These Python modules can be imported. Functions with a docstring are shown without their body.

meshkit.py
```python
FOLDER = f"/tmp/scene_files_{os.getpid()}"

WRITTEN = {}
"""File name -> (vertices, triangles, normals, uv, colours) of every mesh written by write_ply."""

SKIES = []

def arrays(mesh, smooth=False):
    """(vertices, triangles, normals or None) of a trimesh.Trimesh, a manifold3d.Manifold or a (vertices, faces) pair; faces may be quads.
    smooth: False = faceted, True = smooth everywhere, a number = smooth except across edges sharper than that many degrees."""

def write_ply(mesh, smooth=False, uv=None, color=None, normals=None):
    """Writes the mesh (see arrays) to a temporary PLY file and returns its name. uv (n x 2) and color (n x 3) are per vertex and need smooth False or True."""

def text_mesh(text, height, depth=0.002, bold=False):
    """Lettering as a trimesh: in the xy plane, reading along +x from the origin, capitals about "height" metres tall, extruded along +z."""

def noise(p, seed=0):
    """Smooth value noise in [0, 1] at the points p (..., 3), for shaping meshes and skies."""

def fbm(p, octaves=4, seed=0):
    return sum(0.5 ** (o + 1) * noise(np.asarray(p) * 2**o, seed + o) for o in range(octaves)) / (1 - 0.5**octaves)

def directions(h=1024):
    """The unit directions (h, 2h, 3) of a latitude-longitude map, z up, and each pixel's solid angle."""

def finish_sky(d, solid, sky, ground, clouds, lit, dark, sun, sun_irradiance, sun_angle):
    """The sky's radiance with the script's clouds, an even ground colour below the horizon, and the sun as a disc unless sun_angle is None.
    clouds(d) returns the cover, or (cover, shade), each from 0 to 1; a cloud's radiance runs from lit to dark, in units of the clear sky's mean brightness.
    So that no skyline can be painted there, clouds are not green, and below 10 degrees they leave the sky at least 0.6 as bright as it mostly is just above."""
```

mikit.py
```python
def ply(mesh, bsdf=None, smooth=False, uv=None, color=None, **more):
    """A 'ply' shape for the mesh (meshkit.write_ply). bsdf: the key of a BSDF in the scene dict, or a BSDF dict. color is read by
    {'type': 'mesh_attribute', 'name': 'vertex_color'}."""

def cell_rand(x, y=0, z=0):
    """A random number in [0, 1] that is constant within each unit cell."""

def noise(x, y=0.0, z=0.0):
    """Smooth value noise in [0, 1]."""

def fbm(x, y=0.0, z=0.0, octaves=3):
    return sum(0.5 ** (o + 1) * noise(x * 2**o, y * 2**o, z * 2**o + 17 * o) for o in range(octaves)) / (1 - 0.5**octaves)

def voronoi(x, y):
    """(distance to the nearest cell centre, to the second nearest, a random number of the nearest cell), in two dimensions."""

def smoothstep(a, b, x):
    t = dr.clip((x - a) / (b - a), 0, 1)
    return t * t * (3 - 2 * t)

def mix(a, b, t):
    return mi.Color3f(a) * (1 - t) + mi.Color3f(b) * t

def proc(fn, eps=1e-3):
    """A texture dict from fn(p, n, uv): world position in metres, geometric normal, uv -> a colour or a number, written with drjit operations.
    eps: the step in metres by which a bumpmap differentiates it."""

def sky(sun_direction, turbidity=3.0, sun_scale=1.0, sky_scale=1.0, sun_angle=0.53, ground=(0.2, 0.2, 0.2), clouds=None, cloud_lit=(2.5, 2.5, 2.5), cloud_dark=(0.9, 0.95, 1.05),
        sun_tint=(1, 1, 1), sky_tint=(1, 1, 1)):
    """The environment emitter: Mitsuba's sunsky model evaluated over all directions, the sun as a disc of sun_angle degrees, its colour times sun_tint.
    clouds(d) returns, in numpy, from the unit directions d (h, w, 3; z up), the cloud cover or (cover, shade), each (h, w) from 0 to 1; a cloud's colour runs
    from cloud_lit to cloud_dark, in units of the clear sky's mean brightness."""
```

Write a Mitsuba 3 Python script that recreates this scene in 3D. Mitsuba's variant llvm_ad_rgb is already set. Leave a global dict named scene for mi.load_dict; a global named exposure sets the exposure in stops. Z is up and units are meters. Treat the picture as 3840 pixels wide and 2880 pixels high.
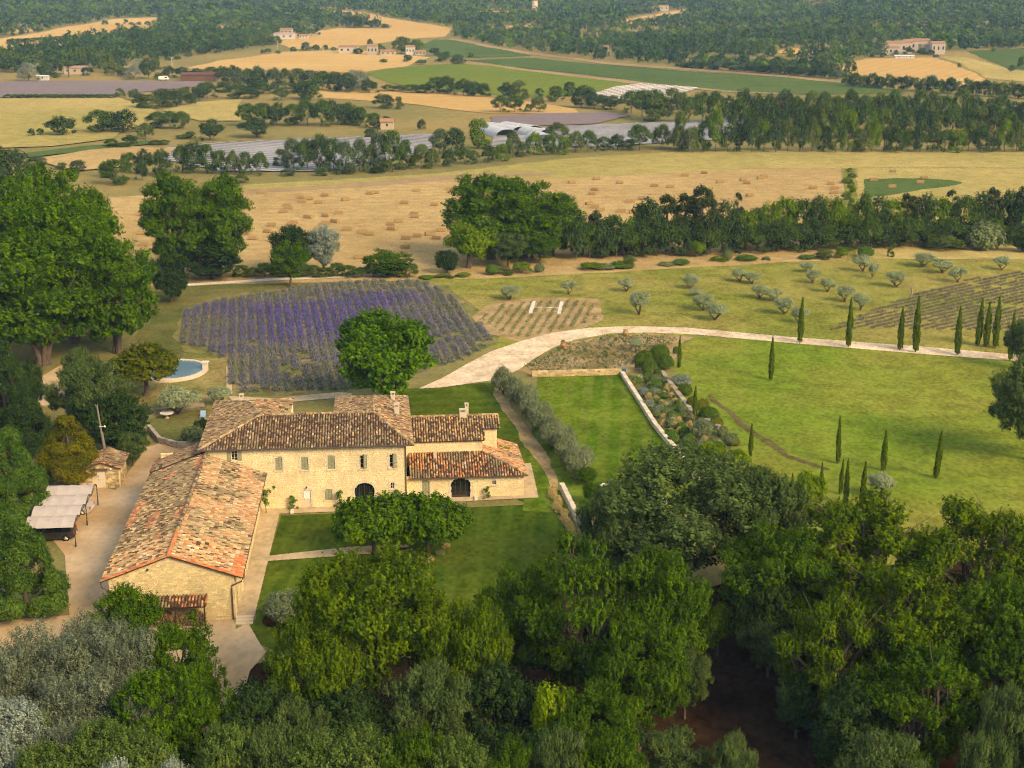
import math, random
import numpy as np, trimesh, shapely, drjit as dr
import shapely.geometry as sg
import mitsuba as mi, mikit, meshkit
from mikit import proc, ply, noise, fbm, smoothstep

# ------------------------------------------------------------------ camera, light, exposure
T = mi.ScalarTransform4f
CAM_H, PITCH, FPX = 55.0, 16.206, 5333.0
cp, sp = math.cos(math.radians(PITCH)), math.sin(math.radians(PITCH))
scene, labels = {}, {}
scene['camera'] = {'type': 'perspective', 'fov': 2 * math.degrees(math.atan(1920 / FPX)), 'fov_axis': 'x', 'near_clip': 1.0, 'far_clip': 9000.0,
                   'to_world': T().look_at(origin=[0, 0, CAM_H], target=[0, 100 * cp, CAM_H - 100 * sp], up=[0, 0, 1])}
SUN = (0.64, -0.62, 0.60)
scene['sky'] = mikit.sky(SUN, turbidity=4, sun_scale=0.47, sky_scale=1.0, sun_angle=24, ground=(0.12, 0.11, 0.06), sun_tint=(1.0, 0.91, 0.72), clouds=lambda d: 0.75,
                         cloud_lit=(1.0, 1.0, 1.03), cloud_dark=(0.7, 0.7, 0.72))
exposure = 3.06
HAZE = 0.000075

# ------------------------------------------------------------------ helpers
def terrain(x, y):
    x, y = np.asarray(x, float), np.asarray(y, float)
    t = np.maximum(0, y - 850.0)
    p = np.stack([x / 330 + 5, y / 330 + 9, x * 0], -1)
    return t * t * 1.5e-5 + np.minimum(1, t / 500) * 9 * (meshkit.fbm(p, 3, 4) - 0.35) + np.clip((x - 150) / 500, 0, 1.2) * t * 0.012

def ray(u, v):
    a, b = (u - 1920) / FPX, -(v - 1440) / FPX
    return np.array([a, cp + b * sp, -sp + b * cp])

def V(x, y):
    """the ground point under a place of the photograph (as shown 2212 wide)"""
    r = ray(x * 1.73599, y * 1.73599)
    if r[2] < 0 and (-CAM_H / r[2]) * r[1] < 845:
        t = -CAM_H / r[2]
    else:
        ts = np.linspace(700, 5200, 1501)
        g = CAM_H + ts * r[2] - terrain(ts * r[0], ts * r[1])
        k = int(np.argmax(g < 0)) if (g < 0).any() else len(ts) - 1
        t = ts[k] if k == 0 else ts[k - 1] + (ts[k] - ts[k - 1]) * g[k - 1] / (g[k - 1] - g[k] + 1e-9)
    return np.array([0, 0, CAM_H]) + t * r

def rise(p, x, y):
    """height over the point p at which a place of the photograph lies, at p's distance"""
    r = ray(x * 1.73599, y * 1.73599)
    return CAM_H + r[2] * p[1] / r[1] - p[2]

def metres(p, px):
    return px * 1.73599 / FPX * (p[1] * cp + (CAM_H - p[2]) * sp)

AH = math.radians(5.0)
O = np.array([-21.055, 142.034, 0.0])
MH = np.eye(4); MH[:3, 0] = [math.cos(AH), math.sin(AH), 0]; MH[:3, 1] = [-math.sin(AH), math.cos(AH), 0]; MH[:3, 3] = O
def L(x, y, z=0.0): return O + MH[:3, 0] * x + MH[:3, 1] * y + np.array([0, 0, z])   # the house's own axes

def mat(v, rz=0.0, s=1.0, sz=None, tilt=None):
    m = np.eye(4); c, q = math.cos(rz), math.sin(rz)
    m[:2, :2] = [[c, -q], [q, c]]
    if tilt is not None:
        m[:3, :3] = trimesh.transformations.rotation_matrix(tilt[0], tilt[1])[:3, :3] @ m[:3, :3]
    m[:3, :3] = m[:3, :3] @ np.diag([s, s, sz if sz else s]); m[:3, 3] = v
    return m

class MB:
    """collects pieces of one mesh, each with a colour"""
    def __init__(s): s.v, s.f, s.c, s.u, s.n = [], [], [], [], 0
    def add(s, v, f, c=(.5, .5, .5), uv=None):
        v = np.asarray(v, float); f = np.asarray(f, int)
        if f.shape[1] == 4: f = np.vstack([f[:, [0, 1, 2]], f[:, [0, 2, 3]]])
        s.v.append(v); s.f.append(f + s.n); s.n += len(v)
        c = np.asarray(c, float); s.c.append(np.broadcast_to(c, (len(v), 3)) if c.ndim == 1 else c)
        s.u.append(np.zeros((len(v), 2)) if uv is None else np.broadcast_to(uv, (len(v), 2)))
        return s
    def box(s, c, size, col=(.5, .5, .5), rz=0.0, R=None, bev=0.0):
        m = BOX if not bev else None
        h = np.asarray(size, float) / 2
        if bev:
            v = np.array([[a * (h[0] - (0 if k == 0 else bev)), b * (h[1] - (0 if k == 1 else bev)), d * (h[2] - (0 if k == 2 else bev))] for a in (-1, 1) for b in (-1, 1) for d in (-1, 1) for k in range(3)])
            hull = trimesh.convex.convex_hull(v); v, f = np.array(hull.vertices), np.array(hull.faces)
        else: v, f = BOX[0] * h, BOX[1]
        if R is None: R = mat([0, 0, 0], rz)[:3, :3]
        return s.add(v @ np.asarray(R).T + np.asarray(c, float), f, col)
    def tube(s, pts, rad, col=(.5, .5, .5), sides=6, cap=True):
        p = np.asarray(pts, float); rad = np.broadcast_to(np.asarray(rad, float), (len(p),))
        t = np.gradient(p, axis=0); t /= np.linalg.norm(t, axis=1, keepdims=True) + 1e-12
        a = np.cross(t, np.where(np.abs(t[:, 2:]) < .9, [0, 0, 1.], [1., 0, 0])); a /= np.linalg.norm(a, axis=1, keepdims=True) + 1e-12
        b = np.cross(t, a); g = np.arange(sides) * 2 * np.pi / sides
        v = p[:, None] + rad[:, None, None] * (np.cos(g)[None, :, None] * a[:, None] + np.sin(g)[None, :, None] * b[:, None])
        i, j = np.meshgrid(np.arange(len(p) - 1), np.arange(sides), indexing='ij')
        q = np.stack([i * sides + j, i * sides + (j + 1) % sides, (i + 1) * sides + (j + 1) % sides, (i + 1) * sides + j], -1).reshape(-1, 4)
        f = np.vstack([q[:, [0, 1, 2]], q[:, [0, 2, 3]]]); vv = v.reshape(-1, 3)
        if cap:
            n0 = len(vv); vv = np.vstack([vv, p[0], p[-1]]); k = np.arange(sides); last = (len(p) - 1) * sides
            f = np.vstack([f, np.stack([k * 0 + n0, (k + 1) % sides, k], 1), np.stack([k * 0 + n0 + 1, last + k, last + (k + 1) % sides], 1)])
        return s.add(vv, f, col)
    def mesh(s, m, col=(.5, .5, .5)): return s.add(np.array(m.vertices), np.array(m.faces), col)
    def out(s, bsdf, M=None, smooth=False, uv=False):
        v = np.vstack(s.v)
        if M is not None: v = v @ M[:3, :3].T + M[:3, 3]
        return ply((v, np.vstack(s.f)), bsdf, smooth=smooth, uv=pack(np.vstack(s.c)))
BOX = (np.array([[x, y, z] for x in (-1, 1) for y in (-1, 1) for z in (-1, 1)], float), np.array([[0, 1, 3], [0, 3, 2], [4, 6, 7], [4, 7, 5], [0, 4, 5], [0, 5, 1], [2, 3, 7], [2, 7, 6], [0, 2, 6], [0, 6, 4], [1, 5, 7], [1, 7, 3]]))

def numbered(k):
    if k not in scene and k not in labels: return k
    i = 1
    while f'{k}_{i:03d}' in scene or f'{k}_{i:03d}' in labels: i += 1
    return f'{k}_{i:03d}'
CNT = {}
def fresh(k):
    """numbered(), fast for the many"""
    n = CNT.get(k, 0); CNT[k] = n + 1
    return k if n == 0 else f'{k}_{n:03d}'
def thing(name, label, cat, group=None):
    k = fresh(name); labels[k] = {'label': label, 'category': cat}
    if group: labels[k]['group'] = group
    return k
def part(parent, name, shape, label=None, kind=None):
    k = fresh(parent + '__' + name); scene[k] = shape
    if label or kind: labels[k] = {**({'label': label} if label else {}), **({'kind': kind} if kind else {})}
    return k
def struct(name, shape, label, kind='structure'):
    k = fresh(name); scene[k] = shape; labels[k] = {'label': label, 'category': name.replace('_', ' '), 'kind': kind}
    return k
def moved(shape, M): return {**shape, 'to_world': T(np.asarray(M).tolist())}
NTH = ['first', 'second', 'third', 'fourth', 'fifth', 'sixth', 'seventh', 'eighth', 'ninth', 'tenth', 'eleventh', 'twelfth', 'thirteenth', 'fourteenth', 'fifteenth', 'sixteenth', 'seventeenth', 'eighteenth', 'nineteenth', 'twentieth']

# ------------------------------------------------------------------ materials
def sat(c, s, k=1.0):
    c = np.asarray(c, float); l = c @ [.3, .6, .1]; return tuple(np.clip((l + (c - l) * s) * k, .004, .9))
def pack(c):
    """a colour per vertex, as the two numbers of a uv coordinate"""
    q = np.sqrt(np.clip(np.asarray(c, float), 0, .999)); return np.stack([np.floor(q[:, 0] * 1000) * 1024 + np.floor(q[:, 1] * 1000) + .5, q[:, 2]], 1)
def unpack(p, n, uv):
    r = dr.floor(uv.x / 1024); g = uv.x - r * 1024
    return mi.Color3f(dr.square(r / 1000), dr.square(g / 1000), dr.square(uv.y))
VC = proc(unpack)
def two(d): return {'type': 'twosided', 'bsdf': d}
scene['leaf'] = {'type': 'principledthin', 'base_color': VC, 'roughness': 0.7, 'diff_trans': 0.48, 'spec_trans': 0.0, 'eta': 1.06}
scene['matt'] = two({'type': 'diffuse', 'reflectance': VC})
def stained(p, n, uv):
    return unpack(p, n, uv) * (0.80 + 0.30 * fbm(p.x * .45, p.y * .45, p.z * .6, 3) + 0.09 * smoothstep(.42, .75, noise(p.x * 2.3, p.y * 2.3, p.z * .35)) - 0.10 * smoothstep(.62, .8, noise(p.x * 1.1 + 9, p.y * 1.1, p.z * .8)))
scene['stone'] = two({'type': 'diffuse', 'reflectance': proc(stained)})
scene['bark'] = two({'type': 'diffuse', 'reflectance': proc(lambda p, n, uv: mikit.mix((.055, .04, .028), (.17, .14, .11), fbm(p.x * 6, p.y * 6, p.z * 1.5, 2)))})
scene['tile_clay'] = two({'type': 'principled', 'base_color': VC, 'roughness': 0.85, 'specular': 0.25})
def stone_col(p, n, uv):
    a = fbm(p.x * 3.1, p.y * 3.1, p.z * 5.2, 3); b = fbm(p.x * .35, p.y * .35, p.z * .5, 2)
    return mikit.mix((.56, .42, .21), (.76, .62, .38), smoothstep(.3, .75, a)) * (0.86 + 0.26 * b)
scene['limestone'] = two({'type': 'principled', 'base_color': proc(stone_col), 'roughness': 0.9, 'specular': 0.2})
scene['paint_metal'] = two({'type': 'principled', 'base_color': VC, 'roughness': 0.45, 'specular': 0.5})
scene['car_paint'] = two({'type': 'principled', 'base_color': VC, 'roughness': 0.25, 'clearcoat': 1.0, 'specular': 0.5})
scene['chrome'] = {'type': 'roughconductor', 'material': 'Al', 'alpha': 0.2}
scene['dark_glass'] = two({'type': 'principled', 'base_color': {'type': 'rgb', 'value': [.012, .014, .015]}, 'roughness': 0.06, 'specular': 0.6})
scene['pane_glass'] = {'type': 'thindielectric', 'int_ior': 1.5}
scene['canvas'] = two({'type': 'diffuse', 'reflectance': proc(lambda p, n, uv: mikit.mix((.42, .375, .35), (.50, .46, .43), fbm(p.x * 1.4, p.y * 1.4, p.z, 2)))})
scene['pool_water'] = two({'type': 'principled', 'base_color': {'type': 'rgb', 'value': [.10, .18, .26]}, 'roughness': 0.08, 'specular': 0.6})
scene['plastic_film'] = two({'type': 'principled', 'base_color': {'type': 'rgb', 'value': [.33, .36, .39]}, 'roughness': 0.3, 'specular': 0.5})

# ground palette: colour a, colour b, size of patches (m), fine grain, stripe colour, stripe strength
PAL = {}
PALROWS = []
def pal(name, a, b, scale, grain, stripe=(0, 0, 0), amount=0.0, along=1.0):
    PAL[name] = len(PALROWS); PALROWS.append([*a, *b, scale, grain, *stripe, amount, along])
pal('dry', (.30, .235, .09), (.20, .19, .07), 60, .25)
pal('meadow', (.275, .245, .068), (.180, .205, .034), 16, .45)
pal('litmeadow', (.215, .222, .038), (.140, .21, .020), 15, .42)
pal('lawn', (.048, .092, .006), (.085, .118, .010), 4, .45, (.095, .135, .013), .5)  # green darkened for the soft shadows that lie on these lawns
pal('lawnlight', (.070, .135, .006), (.125, .18, .014), 6, .48, (.15, .19, .03), .42)  # brighter copy of the lawn green, for the sunlit terrace
pal('stubble', (.45, .335, .155), (.39, .285, .125), 30, .28, (.35, .26, .105), .30)
pal('palestubble', (.43, .35, .135), (.31, .285, .09), 55, .30, (.38, .29, .10), .25)
pal('gold', (.56, .40, .17), (.50, .34, .13), 80, .12, (.42, .28, .10), .30)
pal('greencrop', (.075, .125, .035), (.10, .15, .045), 60, .20, (.06, .10, .03), .3)
pal('brightcrop', (.17, .21, .03), (.13, .19, .03), 50, .20, (.11, .16, .025), .3)
pal('mauve', (.22, .185, .20), (.25, .21, .20), 50, .15, (.17, .14, .15), .35)
pal('film', (.35, .37, .42), (.40, .42, .46), 40, .10, (.13, .12, .11), .85)
pal('whitefilm', (.62, .62, .62), (.66, .66, .66), 40, .08, (.27, .22, .14), .9)
pal('tan', (.36, .27, .15), (.30, .22, .12), 30, .2)
pal('drive', (.58, .46, .31), (.70, .59, .43), 1.6, .35)
pal('yard', (.44, .31, .165), (.57, .44, .28), 4.5, .16)
pal('paving', (.46, .37, .23), (.52, .42, .27), 1.5, .25)
pal('soil', (.40, .30, .16), (.28, .21, .09), 3, .35)
pal('weedsoil', (.27, .22, .085), (.15, .16, .045), 3.2, .45)
pal('litter', (.020, .0115, .005), (.036, .021, .010), 4, .6)  # leaf litter with the deep shade under the trees put into its colour
pal('bed', (.060, .095, .022), (.15, .145, .055), 1.4, .5)
pal('ditch', (.11, .095, .04), (.15, .13, .05), 2.0, .4)
pal('weeds', (.13, .15, .045), (.24, .19, .085), 2.5, .5)
pal('whitepath', (.72, .68, .60), (.62, .58, .50), 5, .12)
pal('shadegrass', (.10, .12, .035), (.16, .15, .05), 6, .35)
PALARR = mi.Float(np.array(PALROWS, np.float32).ravel())
def ground_fn(p, n, uv):
    k = mi.UInt32(dr.clip(uv.x + 0.5, 0, len(PALROWS) - 1)) * 13
    g = lambda j: dr.gather(mi.Float, PALARR, k + j)
    a, b, s = mi.Color3f(g(0), g(1), g(2)), mi.Color3f(g(3), g(4), g(5)), g(6)
    big = smoothstep(.28, .72, fbm(p.x / s, p.y / s, 3.3, 3))
    grain = fbm(p.x * 2.6, p.y * 1.9, 1.7, 3)
    mid = noise(p.x * .42, p.y * .42, 8.1)
    st = smoothstep(.25, .75, 0.5 + 0.5 * dr.sin(6.2832 * uv.y)) * g(11) * (0.55 + 0.9 * noise(p.x * .09, p.y * .09, 5))
    c = a * (1 - big) + b * big
    c = c * (1 - st) + mi.Color3f(g(8), g(9), g(10)) * st
    return c * dr.maximum(.25, 1 + g(7) * 2.6 * (grain - .5) + g(7) * .9 * (mid - .5))
scene['ground_cover'] = two({'type': 'diffuse', 'reflectance': proc(ground_fn)})
# ------------------------------------------------------------------ the land
YG = np.concatenate([np.array([-160, 0, 150, 350, 600, 845.0]), np.arange(870, 2500, 25.0), np.arange(2500, 4600, 100.0)])
XG = np.concatenate([np.arange(-3000, -900, 150.0), np.arange(-900, 901, 30.0), np.arange(1050, 3001, 150.0)])
gx, gy = np.meshgrid(XG, YG)
gz = terrain(gx, gy); gz[gy <= 850] = 0
NX = len(XG)
ii, jj = np.meshgrid(np.arange(len(YG) - 1), np.arange(NX - 1), indexing='ij')
q = np.stack([ii * NX + jj, ii * NX + jj + 1, (ii + 1) * NX + jj + 1, (ii + 1) * NX + jj], -1).reshape(-1, 4)
GV = np.stack([gx.ravel(), gy.ravel(), gz.ravel()], 1); GF = np.vstack([q[:, [0, 1, 2]], q[:, [0, 2, 3]]])
def gz_at(x, y):
    i = int(np.clip(np.searchsorted(YG, y) - 1, 0, len(YG) - 2)); j = int(np.clip(np.searchsorted(XG, x) - 1, 0, NX - 2))
    a, b = (x - XG[j]) / (XG[j + 1] - XG[j]), (y - YG[i]) / (YG[i + 1] - YG[i])
    z00, z01, z11, z10 = gz[i, j], gz[i, j + 1], gz[i + 1, j + 1], gz[i + 1, j]
    return z00 + a * (z01 - z00) + b * (z11 - z01) if a > b else z00 + b * (z10 - z00) + a * (z11 - z10)
scene['terrain'] = ply((GV, GF), 'ground_cover', smooth=True, uv=np.broadcast_to([PAL['dry'], 0.0], (len(GV), 2)))
labels['terrain'] = {'label': 'dry grass land running from the house to the wooded hills', 'category': 'ground', 'kind': 'structure'}

LAYER = [0]
def sheet(name, poly, palette, label, row=None, lift=None, kind='structure'):
    """a field or paving: a sheet that lies on the land. poly: points of the world or of the photograph; row: (direction in degrees, spacing)"""
    pts = np.array([V(*p)[:2] if len(p) == 2 and not isinstance(p, np.ndarray) else p[:2] for p in poly])
    P = sg.Polygon(pts).buffer(0)
    if palette not in ('paving', 'drive', 'whitepath', 'film', 'whitefilm', 'lawn', 'lawnlight', 'yard'):   # a natural, uneven edge
        far = pts[:, 1].min() > 400; a = 5.0 if far else 1.1
        c = np.array(P.segmentize(9 if far else 1.2).exterior.coords)[:-1]; w = 1 / (28 if far else 4.5)
        q = np.column_stack([c * w, c[:, 0] * 0 + 7.7]); c = c + a * (np.stack([meshkit.fbm(q, 3, 1), meshkit.fbm(q + 31, 3, 2)], 1) - .5) * 2
        P = max(getattr(sg.Polygon(c).buffer(0), 'geoms', [sg.Polygon(c).buffer(0)]), key=lambda g: g.area)
    LAYER[0] += 1
    up = lift if lift is not None else (0.006 * LAYER[0] if pts[:, 1].min() < 400 else 0.05 + 0.012 * LAYER[0])
    vs, fs, n = [], [], 0
    def tri(g, zf):
        nonlocal n
        for h in getattr(g, 'geoms', [g]):
            if h.geom_type != 'Polygon' or h.area < 1e-4: continue
            v, f = trimesh.creation.triangulate_polygon(h, engine='earcut')
            vs.append(np.column_stack([v, zf(v)])); fs.append(f + n); n += len(v)
    if pts[:, 1].max() < 844: tri(P, lambda v: np.full(len(v), up))
    else:
        t3 = GV[GF]; lo, hi = t3[:, :, :2].min(1), t3[:, :, :2].max(1); bx = P.bounds
        for k in np.nonzero((lo[:, 0] < bx[2]) & (hi[:, 0] > bx[0]) & (lo[:, 1] < bx[3]) & (hi[:, 1] > bx[1]))[0]:
            a, b, c = t3[k]; nn = np.cross(b - a, c - a)
            tri(P.intersection(sg.Polygon(t3[k][:, :2])), lambda v: a[2] - ((v - a[:2]) @ nn[:2]) / nn[2] + up)
    v, f = np.vstack(vs), np.vstack(fs)
    uvy = np.zeros(len(v))
    if row: r = math.radians(row[0]); uvy = (-v[:, 0] * math.sin(r) + v[:, 1] * math.cos(r)) / row[1]
    fz = np.cross(v[f[:, 1]] - v[f[:, 0]], v[f[:, 2]] - v[f[:, 0]])[:, 2]; f[fz < 0] = f[fz < 0][:, ::-1]
    struct(name, ply((v, f), 'ground_cover', uv=np.column_stack([np.full(len(v), PAL[palette]), uvy])), label, kind)
    return P
FIELDS = []
def field(*a, **k): FIELDS.append(sheet(*a, **k))

# far and middle fields (places of the photograph)
field('golden_field', [(-60, 92), (60, 74), (130, 61), (245, 41), (338, 37), (336, 64), (250, 80), (90, 106), (-60, 128)], 'gold', 'pale golden wheat field below the woods at far left', (10, 14))
field('golden_field', [(-60, 57), (60, 60), (85, 66), (20, 72), (-60, 78)], 'gold', 'small pale golden field at the left edge under the woods')
field('golden_field', [(470, 57), (580, 62), (560, 72), (480, 71)], 'gold', 'small golden clearing between two woods at upper left')
field('golden_field', [(690, 18), (790, 27), (860, 42), (985, 62), (960, 80), (880, 84), (740, 104), (640, 106), (600, 96), (605, 82), (700, 66), (735, 60), (840, 62), (850, 56), (740, 36), (690, 32)], 'gold', 'long golden field sweeping under the woods left of centre', (-15, 16))
field('golden_field', [(400, 148), (470, 132), (620, 112), (745, 108), (830, 112), (925, 124), (885, 142), (780, 158), (620, 152), (480, 150)], 'gold', 'golden wheat field in front of the small farm hamlet', (12, 14))
field('golden_field', [(930, 14), (1010, 24), (1150, 26), (1140, 36), (1060, 39), (1035, 28), (960, 22)], 'gold', 'narrow golden field left of the round tower')
field('golden_field', [(1040, 58), (1110, 56), (1170, 50), (1140, 62), (1060, 66)], 'gold', 'golden strip below the round tower')
field('golden_field', [(1345, 44), (1400, 34), (1480, 20), (1490, 26), (1470, 38), (1400, 52), (1360, 56)], 'gold', 'bright clearing beside the house on the wooded slope')
field('golden_field', [(1680, 110), (1730, 104), (1765, 114), (1740, 121), (1690, 120)], 'gold', 'little golden clearing in the woods right of centre')
field('golden_field', [(1812, 150), (1870, 127), (2025, 125), (2140, 172), (2060, 196), (1900, 178)], 'gold', 'striped golden field below the pale hamlet', (62, 8))
field('golden_field', [(2034, 121), (2090, 124), (2180, 150), (2230, 157), (2230, 178), (2140, 170)], 'palestubble', 'yellow field right of the striped golden one', (58, 12))
field('green_field', [(2088, 110), (2230, 104), (2230, 152), (2180, 150)], 'greencrop', 'green field at the right edge below the woods')
field('golden_field', [(690, 196), (760, 196), (900, 200), (1060, 210), (1245, 236), (1250, 244), (1060, 246), (900, 228), (780, 218), (700, 212)], 'gold', 'golden field behind the round bushy oak', (-3, 13))
field('green_field', [(795, 158), (900, 143), (985, 138), (1080, 140), (1230, 162), (1375, 180), (1285, 206), (1160, 212), (940, 196), (830, 178)], 'brightcrop', 'bright yellow green field with trees along its near edge', (-10, 10))
field('green_field', [(1000, 131), (1140, 125), (1250, 135), (1480, 154), (1700, 168), (1860, 184), (1960, 200), (1760, 206), (1560, 196), (1380, 178), (1240, 160)], 'greencrop', 'long dark green field along the wood edge', (-12, 10))
field('green_field', [(905, 98), (940, 86), (985, 88), (1080, 106), (1150, 121), (1010, 126), (940, 120)], 'greencrop', 'small green field right of the farm hamlet', (-12, 10))
field('green_field', [(1480, 123), (1600, 126), (1760, 132), (1750, 140), (1640, 142), (1500, 136)], 'greencrop', 'green strip between the tree row and the wood')
field('farm_track', [(985, 138), (1010, 134), (1240, 162), (1400, 180), (1560, 196), (1700, 203), (1700, 206), (1560, 199), (1390, 184), (1220, 165), (1060, 143)], 'tan', 'pale farm track between the two green fields')
field('farm_track', [(960, 86), (985, 88), (1150, 119), (1330, 141), (1700, 168), (1900, 188), (1900, 184), (1700, 164), (1330, 137), (1150, 115), (990, 84)], 'tan', 'bare strip along the foot of the wood')
field('bare_field', [(-60, 182), (60, 176), (240, 175), (440, 177), (425, 188), (240, 206), (-60, 214)], 'mauve', 'flat grey mauve field at far left', (6, 5))
field('bare_field', [(1045, 252), (1150, 246), (1310, 243), (1358, 252), (1290, 268), (1130, 274), (1075, 272)], 'mauve', 'pinkish bare field in front of the oak pair', (8, 6))
field('plastic_covered_field', [(1275, 206), (1330, 187), (1385, 181), (1510, 190), (1440, 214), (1300, 220)], 'whitefilm', 'field under white plastic strips right of centre', (57, 4.2))
field('plastic_covered_field', [(275, 330), (440, 311), (640, 302), (940, 290), (930, 330), (700, 372), (480, 372)], 'film', 'field of grey plastic rows behind the poplar row', (-28, 3.6))
field('plastic_covered_field', [(1070, 282), (1260, 272), (1500, 262), (1640, 258), (1600, 300), (1300, 318), (1060, 320)], 'film', 'grey plastic field beyond the trees at centre', (-20, 3.6))
field('dry_field', [(-60, 214), (60, 214), (240, 207), (300, 222), (335, 248), (300, 268), (240, 300), (100, 318), (-60, 322)], 'palestubble', 'mown dry field at left with faint lines', (4, 9))
field('dry_field', [(340, 240), (420, 222), (520, 216), (520, 262), (430, 262)], 'palestubble', 'dry patchy pasture between the clumps of oaks')
field('grass_strip', [(0, 336), (160, 320), (320, 304), (330, 312), (160, 330), (20, 346)], 'greencrop', 'green ditch strip crossing the dry fields')
field('dry_field', [(60, 346), (170, 328), (290, 318), (400, 322), (270, 362), (160, 372)], 'stubble', 'dry yellow field behind the row of trees at left')
field('hay_field', [(430, 425), (540, 398), (800, 384), (950, 374), (1200, 345), (1420, 330), (1700, 322), (2300, 329), (2300, 362), (1850, 362), (1620, 364), (1280, 384), (1000, 386), (800, 398), (640, 410)], 'palestubble', 'upper mown hay strip below the tree line', (2, 8), lift=.03)
field('hay_field', [(120, 432), (520, 412), (800, 398), (1000, 387), (1280, 384), (1620, 365), (1818, 363), (1830, 470), (1830, 560), (1100, 600), (300, 620), (150, 520)], 'stubble', 'large stubble field scattered with straw bales', (3, 5), lift=.04)
field('hay_field', [(1852, 364), (2300, 364), (2300, 560), (1852, 560)], 'palestubble', 'pale mown field right of the bushy strip', (0, 6), lift=.05)
field('grass_strip', [(1826, 366), (1848, 366), (1852, 480), (1820, 480)], 'meadow', 'grassy bushy strip between the two hay fields', lift=.06)
field('green_field', [(1868, 388), (1930, 385), (2000, 386), (2050, 389), (2076, 394), (2070, 400), (2030, 406), (1990, 409), (1960, 416), (1910, 424), (1872, 428), (1866, 410)], 'greencrop', 'green unmown patch in the pale hay field', lift=.07)
field('farm_track', [(520, 410), (700, 402), (900, 384), (1000, 377), (1200, 371), (1200, 376), (1010, 386), (900, 394), (700, 410), (524, 419)], 'tan', 'bare pale track along the top of the stubble field', lift=.08)

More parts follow.
